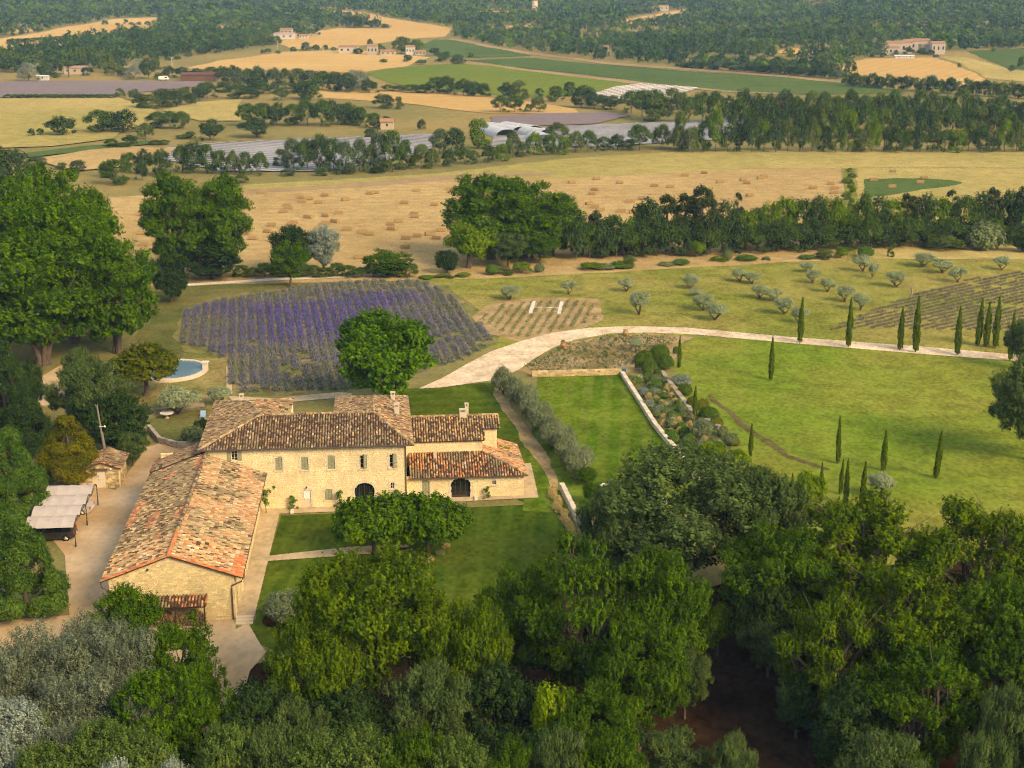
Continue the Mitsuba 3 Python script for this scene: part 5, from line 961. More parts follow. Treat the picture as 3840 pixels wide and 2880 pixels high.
for x, t, b, w, kd in [(1250, 460, 552, 62, 'mid_dark_a'), (1285, 455, 550, 55, 'pine'), (1325, 463, 548, 60, 'mid_green_a'), (1312, 487, 556, 50, 'pine'), (1365, 465, 545, 62, 'mid_lit_a'), (1345, 492, 553, 50, 'pine_tall'), (1405, 425, 546, 78, 'mid_dark_b'), (1440, 419, 545, 74, 'pine'), (1480, 418, 546, 80, 'pine'), (1515, 400, 548, 90, 'pine'), (1560, 430, 545, 62, 'mid_dark_a'), (1590, 416, 540, 40, 'pine_tall'), (1637, 447, 536, 62, 'mid_green_b'), (1662, 432, 536, 56, 'mid_lit_a'), (1695, 424, 535, 62, 'mid_lit_b'), (1730, 428, 535, 66, 'mid_green_a'), (1760, 420, 535, 62, 'mid_dark_b'), (1795, 420, 534, 68, 'mid_lit_a'), (1828, 458, 533, 82, 'oak_gold'), (1862, 412, 528, 50, 'mid_green_b'), (1892, 420, 525, 64, 'mid_dark_a'), (1925, 428, 523, 60, 'mid_lit_b'), (1958, 418, 522, 70, 'pine'), (1995, 416, 520, 62, 'mid_dark_b'), (2025, 422, 518, 66, 'mid_lit_a'), (2052, 410, 518, 54, 'pine_tall'), (2085, 422, 517, 70, 'mid_green_a'), (2115, 412, 515, 56, 'mid_dark_a'), (2140, 405, 514, 52, 'pine'), (2172, 408, 512, 62, 'mid_dark_b'), (2205, 404, 512, 72, 'pine'), (2230, 410, 515, 70, 'mid_green_b'), (1290, 468, 545, 60, 'mid_green_b'), (1385, 440, 542, 60, 'mid_green_a'), (1608, 452, 540, 60, 'mid_lit_b')]:
    TR(kd, x, t, b, w, 'dark pine or oak in the wood belt behind the olive meadow', 'belt_tree', 'tree', 'trees of the belt behind the olive meadow')
for i in range(34):
    x = 1245 + i * 29; q = TR(['mid_dark_a', 'mid_green_b', 'mid_dark_b'][i % 3], x, 468 + (i * 37) % 22, 555 - (x - 1245) * .036 + 6, 60, '', 'temporary'); scene[f'belt_undergrowth__{i + 1:03d}'] = scene.pop(q); labels.pop(q)
labels['belt_undergrowth'] = {'label': 'dark mass of young trees and bushes at the foot of the wood belt', 'category': 'undergrowth', 'kind': 'stuff'}
for i in range(9): TR('mid_olive_a' if i % 2 else 'mid_lit_b', 1836 + 6 * math.sin(i * 2.2), 362 + i * 11 - (8 if i in (3, 4) else 0), 372 + i * 12, 15 + (i % 3) * 6, 'olive green bush in the strip between the two hay fields', 'strip_bush', 'bush', 'bushes of the strip between the hay fields')
TR('garden_shrub', 2128, 478, 541, 78, 'large grey green rounded shrub at the right end of the wood belt', 'big_shrub', 'bush'); TR('bright_tree', 1998, 498, 528, 36, 'yellowish bush before the wood belt', 'yellow_bush', 'bush'); TR('mid_olive_a', 2045, 508, 541, 84, 'low olive green scrub beside the big shrub', 'scrub', 'bush'); TR('bright_tree', 1505, 520, 556, 36, 'fresh green bush at the meadow edge', 'green_bush', 'bush'); TR('dark_tree', 2212, 505, 545, 50, 'dark bush at the right edge by the track', 'edge_bush', 'bush')
for i in range(30):
    if i in (3, 8, 9, 14, 17, 22, 23, 27): continue
    x = 930 + i * 34 + rng.uniform(-15, 15); b = 602 - (x - 930) * .055 if x < 1500 else 566 - (x - 1500) * .025
    TR(['green_shrub', 'mid_olive_b', 'mid_lit_a', 'garden_shrub'][i % 4], x, b - rng.uniform(7, 27), b, rng.uniform(14, 56), 'scrubby bush along the upper meadow edge', 'meadow_bush', 'bush', 'bushes along the upper meadow edge')
# the house tree and the garden at left
TR('round_tree', 831, 672, 884, 212, 'big round bright green tree directly behind the house roof', 'house_tree')
TR('magnolia', 312, 742, 860, 134, 'dark glossy tree with bare trunk beside the water basin', 'glossy_tree')
TR('oak_grey', 196, 782, 968, 170, 'broad grey green holm oak left of the glossy tree', 'holm_oak'); TR('dark_tree', 252, 850, 985, 140, 'dense dark laurel behind the utility pole', 'laurel'); TR('oak_grey', 285, 935, 1010, 72, 'dark bush at the turn of the yard', 'yard_bush', 'bush'); TR('oak_grey', 178, 750, 880, 80, 'grey green tree behind the holm oak', 'holm_oak')
TR('conifer', 22, 925, 1130, 175, 'feathery green cypress tree left of the stone shed', 'feathery_conifer'); TR('conifer_gold', 148, 898, 1050, 142, 'brownish gold conifer beside the stone shed', 'golden_conifer'); TR('dark_conifer', 12, 735, 950, 150, 'dark conifer at the left edge', 'dark_conifer'); TR('dark_tree', 62, 780, 900, 76, 'bright edged dark bush by the plane trunks', 'dark_bush', 'bush'); TR('dark_conifer', 60, 840, 985, 120, 'dark conifer below the plane trunks', 'dark_conifer'); TR('conifer', -20, 1000, 1200, 150, 'green conifer cut by the left edge behind the carport', 'feathery_conifer')
TR('conifer', 50, 1112, 1335, 190, 'large dark green conifer in front of the carport', 'yard_conifer')
TR('olive_wide', 385, 836, 900, 100, 'old olive tree with leaning trunk beside the grass plot', 'old_olive'); TR('olive', 471, 834, 876, 62, 'pale leaved small tree at the rear house corner', 'small_tree'); TR('garden_shrub', 420, 920, 962, 56, 'climbing shrub at the house corner', 'corner_shrub', 'shrub'); TR('dark_tree', 438, 905, 950, 40, 'dark shrub against the house side', 'side_shrub', 'shrub')
# front lawn
TR('mulberry', 808, 1074, 1204, 170, 'left of the two flat crowned mulberry trees on the front lawn', 'mulberry_tree'); TR('mulberry', 922, 1072, 1202, 165, 'right of the two flat crowned mulberry trees on the front lawn', 'mulberry_tree')
TR('olive_hedge', 618, 1275, 1352, 92, 'grey olive bush in a dark round bed on the lawn', 'lawn_olive')
plant('sapling', L(-5.0, -1.4), 3.4, 1.9, 'slim young tree trained by the barn corner on the terrace', 'sapling', 'tree'); plant('climber', L(-2.25, -.55), 1.7, 1.0, 'climbing shrub left of the pale door', 'climber', 'shrub'); plant('climber', L(2.7, -.5), 2.2, 1.1, 'climbing shrub left of the house archway', 'climber', 'shrub'); plant('climber', L(8.9, -.5), 2.0, 1.2, 'climbing shrub beside the drainpipe', 'climber', 'shrub'); plant('climber', L(18.5, 1.05), 1.5, .8, 'small climber between the wing archway and small window', 'climber', 'shrub'); plant('bright_tree', L(20.9, 8.6), 3.6, 2.0, 'bright green bush at the corner of the little tower', 'tower_bush', 'shrub')
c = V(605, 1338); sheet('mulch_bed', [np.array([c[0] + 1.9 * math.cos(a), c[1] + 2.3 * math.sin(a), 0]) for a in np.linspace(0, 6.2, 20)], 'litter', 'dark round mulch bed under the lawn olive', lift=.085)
for i, (x, y) in enumerate([(905, 1208), (930, 1215), (950, 1200), (965, 1185), (885, 1215)]): TR('grass_tuft' if i % 2 else 'garden_shrub', x, y - 14, y, 24, 'small plant in the bed under the mulberry trees', 'bed_plant', 'plant', 'plants under the mulberry trees')
# olive hedge between the lawns
n = 13
for i in range(n):
    f = i / (n - 1); x, b = 1090 + 165 * f ** .95, 852 + 188 * f ** 1.12; TR('olive_hedge', x + (6 if i % 2 else -6) * (.5 + f), b - (52 if i % 3 else 62) - 10 * f, b, 46 + 19 * f, f'{NTH[i]} from the far end in the row of grey olives between the two lawns', 'hedge_olive', 'tree', 'row of grey olives between the two lawns')
# box balls, shrubs and grasses of the right garden
Z6 = lambda x, y: (x / 2.127 / 1.73599 + 1800 / 1.73599, y / 2.127 / 1.73599 + 1200 / 1.73599)
def z6t(kind, x, t, b, w, label, name, cat='shrub', group=None):
    (X, B), (_, Tp) = Z6(x, b), Z6(x, t); return TR(kind, X, Tp, B, w / 3.6925, label, name, cat, group)
for j, (x, t, b, w) in enumerate([(1310, 240, 350, 150), (1440, 195, 300, 150), (1470, 270, 400, 150), (1345, 295, 430, 120), (1270, 300, 400, 70), (1415, 390, 460, 70), (1340, 400, 470, 80), (1400, 215, 330, 110)]): z6t('box_ball', x, t, b, w, f'{NTH[j]} clipped green mound in the clump at the wall corner', 'box_ball', 'shrub', 'clipped mounds at the wall corner')
for x, t, b, w, kd, s in [(1560, 208, 275, 46, 'box_ball', 'tiny clipped ball beside the first cypress'), (1640, 508, 600, 115, 'box_ball', 'clipped ball above the grey garden wall'), (1700, 605, 710, 100, 'box_ball_gold', 'yellow green clipped ball left of the big one'), (1780, 625, 715, 110, 'box_ball_gold', 'yellow green clipped ball on the slope'), (1822, 690, 810, 160, 'box_ball', 'big dark green clipped ball in the garden row'), (1888, 770, 862, 120, 'box_ball_gold', 'olive green clipped ball below the big one'), (1935, 840, 930, 90, 'garden_shrub', 'pale green mound near the silver shrub'), (2000, 900, 1000, 120, 'garden_shrub', 'pale green mound at the end of the garden row'), (1600, 430, 520, 170, 'silver_shrub', 'loose grey shrub right of the clipped clump'), (1775, 785, 960, 210, 'olive_hedge', 'silvery round olive bush among the clipped balls'), (2020, 930, 1000, 110, 'box_ball_gold', 'rust tinged mound by the track')]: z6t(kd, x, t, b, w, s, 'garden_mound')
z6t('bright_tree', 1840, 970, 1150, 240, 'bright yellow green spreading shrub at the garden end', 'bright_shrub'); z6t('bright_tree', 2060, 1030, 1220, 230, 'bright yellow green spreading shrub beside the low cypress', 'bright_shrub'); z6t('bright_tree', 2190, 1160, 1280, 170, 'bright green shrub behind the big oak', 'bright_shrub')
z6t('olive', 1245, 135, 260, 130, 'small olive tree with a dark twisted trunk in the drive bend bed', 'bed_olive', 'tree')
r = np.random.default_rng(77)
for i in range(190):
    f = r.uniform(0, 1); y = 46 - 40 * f; xl, xr = 41.9 + .9 * max(0, f - .5), 46.2 + (.6 if f < .6 else 1.5); x = r.uniform(xl, xr); kd = ['grass_tuft', 'garden_shrub', 'silver_shrub', 'green_shrub', 'lavender_bush'][int(r.choice(5, p=[.34, .10, .07, .27, .22]))]; s = r.uniform(.7, 1.3)
    nm, lb = {'grass_tuft': ('garden_grass', 'golden ornamental grass tuft'), 'garden_shrub': ('garden_shrub', 'small grey green shrub'), 'silver_shrub': ('garden_shrub', 'small silver leaved shrub'), 'green_shrub': ('garden_shrub', 'small fresh green shrub'), 'lavender_bush': ('garden_shrub', 'low grey tufted plant')}[kd]
    plant(kd, L(x, y), (.9 if kd == 'grass_tuft' else .95) * s, (1.1 if kd == 'grass_tuft' else 1.3) * s, lb + ' in the planted bed between the walls', nm, 'plant', lb + 's of the planted bed')
for i in range(13):
    f = i / 12; plant('grass_tuft', L(25.6 + .6 * f + r.uniform(-.3, .4), 2.4 - 12.5 * f), 1.0, 1.35, f'{NTH[i]} golden grass tuft from the house along the free standing wall', 'golden_grass', 'plant', 'golden grass tufts along the free standing wall')
z6t('green_tree', 850, 1170, 1330, 170, 'dense green bush at the end of the olive row', 'green_bush', 'bush'); z6t('green_tree', 905, 1290, 1480, 170, 'dark green bush with white flowers beside the stone wall', 'flowering_bush', 'bush'); z6t('green_tree', 985, 1400, 1600, 180, 'green bush behind the stone wall', 'green_bush', 'bush')
# olives on the meadow
Z8 = lambda x, y: (x / 3 + 1475, y / 3 + 322.6)
ol = [(55, 800, 850, 75), (50, 818, 905, 115), (90, 898, 952, 110), (135, 935, 1050, 135), (210, 990, 1112, 160), (372, 770, 858, 115), (450, 795, 875, 115), (500, 872, 970, 125), (595, 900, 985, 115), (660, 955, 1075, 150), (757, 1020, 1130, 130), (808, 728, 800, 110), (842, 775, 870, 100), (938, 830, 927, 110), (1052, 878, 992, 130), (1155, 928, 1045, 130), (1170, 680, 795, 125), (1228, 725, 835, 78), (1385, 785, 898, 140), (1562, 667, 765, 145), (1685, 710, 806, 145), (1785, 758, 866, 125), (2070, 690, 785, 105)]
ol = [(x / 3 + 1475, t / 3 + 322.6, b / 3 + 322.6, w / 3) for x, t, b, w in ol] + [(x / 3 + 737, t / 3 + 322.6, b / 3 + 322.6, w / 3) for x, t, b, w in [(1092, 880, 978, 125), (1475, 845, 943, 110), (1850, 835, 925, 122), (1932, 912, 1078, 165)]]
for i, (x, t, b, w) in enumerate(sorted(ol)):
    nm = (NTH[i] if i < 20 else f'twenty-{NTH[i - 20]}') + ' from the left of the grey olive trees dotted over the dry meadow'
    TR(['olive', 'olive_wide', 'olive', 'olive_low'][i % 4] if w < 45 else 'olive', x, t, b, w, nm, 'olive_tree', 'tree', 'olive trees dotted over the meadow')
k = thing('dead_olive', 'bare leafless olive stump with stubby branches on the meadow', 'tree'); p = V(1480 / 3 + 1475, 955 / 3 + 322.6); m = MB(); m.tube([p, p + [.05, 0, .8], p + [-.05, 0, 1.7]], [.2, .14, .1], (.3, .25, .2), 6)
for dx in (-.9, -.4, .5, 1.0): m.tube([p + [-.03, 0, 1.4], p + [dx * .6, .1, 2.0], p + [dx, .2, 2.15]], [.09, .06, .03], (.3, .25, .2), 5)
part(k, 'trunk', m.out('matt'))
z8 = lambda x, y: (x / 1.65 / 1.73599 + 2500 / 1.73599, y / 1.65 / 1.73599 + 1200 / 1.73599)
TRO = TR('olive_wide', *[z8(1330, 940)[0], z8(0, 940)[1], z8(0, 1105)[1]], 60, 'greyish multi stemmed olive among the lawn cypresses', 'lawn_olive_tree')
# cypresses
dr_ = [(1728, 641, 741, 15), (1833, 641, 750, 17), (1944, 661, 757, 13), (1978, 639, 762, 17), (2068, 661, 768, 15), (2112, 643, 748, 16), (2130, 650, 750, 15), (2150, 637, 752, 18), (2182, 672, 780, 16)]
for i, (x, t, b, w) in enumerate(dr_): TR('cypress', x, t, b, w, f'{NTH[i]} from the left of the tall dark cypresses along the drive', 'drive_cypress', 'tree', 'cypresses along the drive')
lw = [(1467, 723, 795, 10), (1665, 726, 822, 12), (1500, 832, 908, 12), (1621, 912, 986, 12), (1810, 896, 1002, 14), (1908, 928, 1017, 14), (2022, 928, 1034, 14), (1772, 997, 1088, 13), (1711, 1020, 1092, 10), (1815, 990, 1068, 12), (1827, 990, 1090, 14), (1861, 995, 1100, 15)]
for i, (x, t, b, w) in enumerate(sorted(lw)): TR('cypress_slim', x, t, b, w, f'{NTH[i]} from the left of the slim cypresses scattered on the lit lawn', 'lawn_cypress', 'tree', 'slim cypresses on the lit lawn')
TR('bright_tree', 1745, 1020, 1095, 74, 'mound of bright green shrubs among the lawn cypresses', 'shrub_mound', 'shrub'); TR('bright_tree', 1720, 1040, 1105, 50, 'darker end of the shrub mound by the lawn', 'shrub_mound', 'shrub')
TR('oak_grey', 2205, 690, 800, 70, 'dark holm oak over the end of the drive at the right edge', 'edge_oak'); TR('oak_grey', 2225, 770, 1000, 190, 'big dark holm oak leaning in from the right edge', 'edge_oak')
# ------------------------------------------------------------------ the wood in front
FR = [('oak_grey', 1470, 985, 1300, 420, 'huge rounded grey green oak right of the stone wall'), ('oak_grey', 1640, 1015, 1290, 200, 'right shoulder of the grey green oaks below the lit lawn'), ('oak_grey', 1340, 1040, 1300, 180, 'left of the grey green oaks below the lawn terrace'),
      ('oak_gold', 815, 1190, 1580, 330, 'large yellow tipped oak at the bottom centre left, below the mulberries'), ('oak_gold', 1010, 1300, 1600, 190, 'narrower yellow green oak right of the yellow tipped one'), ('oak_gold', 680, 1335, 1640, 210, 'spreading oak at the edge of the gravel, bottom left of centre'),
      ('oak_open_green', 1270, 1180, 1540, 300, 'tall oak with visible pale branches at bottom centre'), ('oak', 1125, 1225, 1510, 190, 'green oak on the lower edge of the front lawn'), ('oak', 1420, 1190, 1530, 220, 'dark green oak left of the woodland gap'), ('oak', 1380, 1330, 1640, 200, 'oak beside the dark woodland floor'),
      ('oak_open', 1850, 1075, 1400, 330, 'sunlit yellow green oak at the lower edge of the lit lawn'), ('oak', 1680, 1140, 1420, 260, 'rounded green oak above the dark clearing'), ('oak_open', 2100, 1090, 1430, 320, 'sunlit oak at the right edge of the picture'), ('oak_open', 1960, 1210, 1560, 340, 'wide old oak with grey twisted limbs at lower right'), ('oak', 2160, 1260, 1600, 260, 'dark oak at the lower right edge'), ('oak_open', 1790, 1290, 1590, 220, 'low yellow green oak hanging over the clearing'), ('oak_open_green', 1970, 1400, 1690, 300, 'lower limbs of the old oaks at right, a separate tree'),
      ('dark_tree', 1080, 1440, 1660, 170, 'dark green tree in the shade at bottom centre'), ('bright_tree', 1195, 1475, 1700, 110, 'fresh lime green young tree at bottom centre'), ('oak_grey', 930, 1440, 1680, 190, 'shaded tree below the yellow tipped oak'), ('dark_tree', 560, 1480, 1690, 170, 'dark shrubby tree at the gravel edge'),
      ('willow', 120, 1355, 1560, 190, 'grey green willow at left, first of the willows'), ('willow', 205, 1335, 1540, 160, 'tall grey willow in the middle of the willow clump'), ('willow', 285, 1365, 1560, 130, 'grey willow next to the green poplar'), ('willow', 175, 1455, 1660, 170, 'lower willow in front of the clump'), ('willow', 10, 1390, 1600, 130, 'willow at the left edge'), ('willow', 320, 1480, 1680, 120, 'dull willow with bare dead twigs'),
      ('green_tree', 275, 1265, 1440, 150, 'bright green poplar hiding the left barn wall'), ('green_tree', 385, 1340, 1530, 160, 'bright green tree in front of the woodshed'), ('green_tree', 440, 1410, 1570, 100, 'green tree on the gravel right of the woodshed'), ('green_tree', 355, 1445, 1690, 200, 'green tree with dry branches left of centre bottom'), ('green_tree', 455, 1500, 1700, 150, 'green tree by the gravel at the bottom'),
      ('silver_poplar', 25, 1515, 1730, 160, 'white leaved poplar at the bottom left corner'), ('silver_poplar', 0, 1600, 1800, 120, 'second white leaved poplar at the very corner'), ('poplar_young', 75, 1520, 1700, 80, 'small olive green tree beside the white poplar'), ('willow', 175, 1555, 1750, 110, 'bluish willow at bottom left'),
      ('poplar_young', 235, 1560, 1790, 150, 'yellow green poplar, left of the bottom row'), ('poplar_young', 315, 1575, 1810, 150, 'yellow green poplar with pale stems in the bottom row'), ('poplar_young', 115, 1610, 1830, 150, 'yellow green poplar at the bottom left'), ('silver_poplar', 260, 1640, 1860, 90, 'silvery young poplar at the bottom edge'), ('poplar_young', 490, 1565, 1790, 130, 'grey green poplar by the bottom edge'), ('silver_poplar', 385, 1640, 1850, 90, 'small silvery poplar right of the pale stems'),
      ('poplar_young', 690, 1590, 1820, 150, 'yellow tinged poplar at the bottom, below the yellow tipped oak'), ('poplar_young', 800, 1570, 1820, 150, 'lighter poplar at the bottom left of centre'), ('oak', 905, 1575, 1830, 160, 'green tree at the bottom centre'), ('poplar_young', 1010, 1590, 1840, 140, 'light green poplar at the bottom centre'), ('oak', 1110, 1600, 1850, 130, 'small oak at the bottom edge, centre'), ('oak_grey', 1210, 1575, 1850, 130, 'bluish green tree at the bottom edge, centre'), ('oak', 1320, 1590, 1850, 170, 'leafy tree at the bottom left of the clearing'),
      ('oak_grey', 1580, 1585, 1800, 100, 'bushy tree rising from the clearing at the bottom'), ('oak_grey', 1905, 1590, 1830, 190, 'bluish green oak at the bottom right'), ('oak_grey', 2160, 1480, 1760, 130, 'grey green tree at the right edge of the bottom'), ('oak_grey', 2110, 1590, 1850, 130, 'grey green tree in the bottom right corner'), ('bright_tree', 1550, 1300, 1420, 70, 'shaded bush at the back of the clearing'), ('dark_tree', 1720, 1450, 1600, 90, 'dark bush on the clearing floor'), ('oak_grey', 600, 1570, 1800, 130, 'dark leafy tree at the bottom edge left of centre'), ('dark_tree', 1640, 1225, 1450, 130, 'dark ivy clad tree at the back of the clearing'),
      ('dark_tree', 745, 1490, 1690, 190, 'dark tree filling the wood below the spreading oak'), ('oak_grey', 640, 1520, 1720, 170, 'dull green tree at the bottom left of centre, beside the gravel trees'), ('dark_tree', 1150, 1580, 1790, 160, 'dark filling tree at the bottom, left of the lime green one'), ('oak_grey', 1480, 1400, 1560, 110, 'bushy dark tree at the left rim of the clearing'), ('oak', 1290, 1480, 1720, 190, 'deep green tree at the left side of the clearing'), ('dark_tree', 1850, 1480, 1690, 190, 'dark tree at the right side of the clearing'),
      ('oak_grey', 1660, 1330, 1470, 130, 'grey green young oak standing at the back of the clearing'), ('dark_tree', 1800, 1560, 1680, 100, 'dark bush in the right half of the clearing'), ('oak_grey', 1450, 1580, 1760, 150, 'grey green tree left of the bushy one at the bottom'),
      ('olive', 2090, 1105, 1170, 60, 'small leafy tree at the lawn edge')]
for kd, x, t, b, w, s in FR: TR(kd, x, t, b, w, s, {'oak': 'oak_tree', 'oak_grey': 'grey_oak', 'oak_gold': 'golden_oak', 'oak_open': 'golden_oak', 'oak_open_green': 'oak_tree', 'willow': 'willow_tree', 'green_tree': 'green_poplar', 'silver_poplar': 'white_poplar', 'poplar_young': 'young_poplar', 'dark_tree': 'shade_tree', 'bright_tree': 'lime_green_tree', 'olive': 'leafy_tree'}[kd])
for i, (kd, x, t, b, w) in enumerate([('oak_open', 2330, 1130, 1450, 300), ('oak', 2520, 1180, 1500, 300), ('oak_grey', 2400, 1330, 1640, 280), ('oak_gold', 2660, 1240, 1560, 300), ('oak', 2340, 1560, 1830, 220), ('willow', -150, 1380, 1600, 200), ('oak', -170, 1540, 1780, 220), ('oak_grey', -200, 1250, 1480, 200), ('oak', 2560, 1480, 1780, 260)]):
    TR(kd, x, t, b, w, 'tree of the wood just beyond the edge of the picture', 'outer_tree', 'tree', 'trees just beyond the edges of the picture')
k = thing('dead_branch', 'pale dead branches sticking out among the willows', 'branch'); p = V(285, 1560) + np.array([0, 0, 4.2]); m = MB(); r = np.random.default_rng(2); base = p + [1.2, 0, -2.5]
for i in range(9): d = np.array([-r.uniform(.3, 2.4), r.normal(0, .4), r.uniform(.4, 2.2)]); m.tube([base, base + d * .5 + r.normal(0, .12, 3), base + d * 1.25], [.07, .04, .012], (.42, .36, .29), 5)
part(k, 'twigs', m.out('matt'))
# ------------------------------------------------------------------ trees of the plain (places in enlarged thirds of the photograph)
MK = ['mid_green', 'mid_dark', 'mid_olive', 'mid_bluegreen', 'mid_dark', 'mid_green']
def mass(lst, ox, name, label, cat, kinds, far=False, oy=0.0):
    for i, (x, b, t, w) in enumerate(lst):
        k = kinds[int(rng.integers(len(kinds)))] + '_' + 'ab'[int(rng.integers(2))] + ('_far' if far else '')
        q = tree(k, x / 3 + ox, t / 3 + oy, b / 3 + oy, w / 3, '', 'temporary', 'tree'); d = scene.pop(q); labels.pop(q); scene[f'{name}__{i + 1:03d}'] = d
    labels[name] = {'label': label, 'category': cat, 'kind': 'stuff'}
def rows(lst, ox, label, group, kinds=None, far=False, oy=0.0, name='tree'):
    for x, b, t, w in lst:
        k = (kinds or MK)[int(rng.integers(len(kinds or MK)))] + '_' + 'ab'[int(rng.integers(2))] + ('_far' if far else '')
        tree(k, x / 3 + ox, t / 3 + oy, b / 3 + oy, w / 3, label, name, 'tree', group)
rows([(400, 880, 748, 200)], 0, 'round dark oak standing alone in the dry field at left', None, ['mid_dark'], name='field_oak')
rows([(205, 885, 830, 50), (260, 880, 828, 50)], 0, 'one of two small bushes left of the lone round oak', 'two small bushes by the lone oak')
rows([(640, 865, 710, 190), (800, 862, 705, 190), (720, 850, 720, 150)], 0, 'broad dark oak in the clump right of the lone oak', 'oak clump in the dry field', ['mid_dark', 'mid_green'])
rows([(940, 905, 795, 120)], 0, 'leaning tree with visible trunk before the oak clump', None, ['mid_olive'])
rows([(1020, 830, 722, 150), (1100, 838, 715, 130), (1180, 835, 718, 130)], 0, 'dark tree in the small thicket left of the round pair', 'small thicket in the dry field', ['mid_dark', 'mid_green'])
rows([(1360, 912, 768, 165)], 0, 'round dark oak, left of the round pair in the middle distance', None, ['mid_dark']); rows([(1660, 893, 755, 205)], 0, 'large round dark oak, right of the round pair in the middle distance', None, ['mid_dark'])
rows([(1600, 820, 665, 150), (1700, 815, 665, 160), (1790, 815, 660, 150), (1900, 815, 672, 160), (1990, 815, 640, 160), (2080, 820, 640, 170), (2160, 815, 645, 140), (2250, 800, 660, 130), (2330, 790, 700, 120)], 0, 'tree of the long copse before the plastic rows', 'long copse in the middle distance', ['mid_green', 'mid_dark'])
rows([(775, 632, 570, 70), (870, 650, 575, 85), (905, 700, 600, 120), (960, 705, 610, 160), (1050, 695, 570, 160), (1140, 690, 575, 140), (1230, 680, 600, 120), (1290, 655, 545, 120), (1340, 640, 527, 140), (1200, 640, 560, 100)], 0, 'tree of the copse beside the mauve field', 'copse beside the mauve field', ['mid_dark', 'mid_green', 'mid_olive'])
rows([(1530, 640, 545, 150), (1620, 640, 560, 130), (1820, 650, 570, 120), (1950, 640, 530, 150), (2010, 650, 520, 150), (1700, 610, 540, 140), (1450, 600, 530, 120)], 0, 'dark tree edging the golden field at left centre', 'trees edging the golden field', ['mid_dark', 'mid_green'])
rows([(1090, 500, 425, 100), (1180, 505, 430, 100), (1280, 500, 440, 110), (1370, 520, 430, 110), (1440, 535, 425, 110), (1520, 545, 420, 120), (1600, 560, 440, 120), (1680, 575, 425, 130), (1770, 580, 435, 120), (1850, 575, 440, 120), (1930, 575, 440, 120), (2010, 580, 450, 130), (2090, 590, 455, 130), (2170, 590, 460, 120), (2250, 600, 470, 120), (1560, 600, 470, 130), (1650, 600, 480, 130), (2120, 560, 470, 110)], 0, 'tree of the dark row behind the golden field at left centre', 'dark tree row behind the mauve field')
rows([(2330, 590, 450, 130)], 0, 'pale greyish poplar at the end of the dark row', None, ['mid_grey']); rows([(960, 510, 372, 110), (1010, 470, 365, 80)], 0, 'dark leafy tree beside the pale willow at the far farm', 'dark trees beside the pale willow')
rows([(860, 515, 425, 120), (900, 460, 385, 90), (180, 525, 400, 140)], 0, 'pale grey willow among the dark trees at far left', 'pale willows at far left', ['mid_grey'])
tree('umbrella_pine', 440 / 3, 390 / 3, 502 / 3, 40, 'umbrella pine with flat crown over the distant roofs', 'umbrella_pine', 'tree', None)
rows([(290, 500, 400, 130), (360, 480, 335, 130), (560, 490, 432, 90), (90, 470, 330, 150), (30, 460, 310, 110), (600, 440, 300, 90), (680, 470, 312, 110), (760, 445, 320, 120), (640, 450, 330, 100), (200, 440, 345, 130), (520, 470, 370, 110), (730, 490, 400, 110), (800, 500, 430, 90), (370, 505, 470, 60), (1030, 515, 470, 70)], 0, 'tree of the dark wood around the distant houses at far left', 'dark wood around the far left houses', far=True)
for x in (470, 500, 530, 555): tree('cypress', x / 3, 305 / 3, 440 / 3, 12, 'dark columnar poplar in the wood at far left', 'columnar_poplar', 'tree', 'columnar poplars in the far left wood')
rows([(x, 640 - (x - 60) * .003, 608, 70) for x in range(50, 740, 45)], 0, 'low bush of the hedge in front of the mauve field', 'low hedge before the mauve field', name='hedge_bush')
rows([(680, 170, 130, 40), (815, 158, 122, 35), (900, 162, 140, 36), (955, 165, 135, 42), (760, 162, 148, 40), (850, 162, 142, 40)], 0, 'small tree in the hedge across the golden field', 'hedge across the far golden field', far=True, name='hedge_tree')
rows([(x, 285 - (x - 60) * .09, 252 - (x - 60) * .06, 60) for x in range(60, 480, 34)], 0, 'tree in the line running between the far left golden fields', 'tree line between the far left golden fields', far=True)
rows([(85, 232, 210, 30), (140, 222, 192, 40), (250, 208, 182, 40)], 0, 'small roadside tree between the far left golden fields', 'roadside trees at far left', far=True)
mass([(x, 330 - (x - 860) * .045, 215 + 18 * math.sin(x * .05), 90) for x in range(860, 1800, 46)] + [(x, 290 - (x - 640) * .05, 235 + 15 * math.sin(x * .07), 90) for x in range(640, 1760, 60)] + [(1220, 370, 330, 60), (1300, 352, 300, 80), (1390, 345, 280, 90), (1470, 320, 270, 90), (1090, 392, 365, 50), (1150, 385, 360, 50)], 0, 'wood_strip', 'strip of dark wood running across above the mauve field', 'wood', MK, far=True)
rows([(1700, 345, 320, 30), (1733, 348, 312, 44), (1800, 348, 325, 40), (1900, 335, 302, 45), (1985, 330, 270, 75), (2050, 330, 288, 55), (2110, 325, 290, 45), (2162, 330, 302, 34), (1465, 215, 172, 45), (1745, 220, 170, 70), (1960, 245, 185, 90), (2020, 235, 180, 60), (2050, 230, 175, 50)], 0, 'small tree scattered in the far fields left of centre', 'scattered trees in the far fields', far=True)
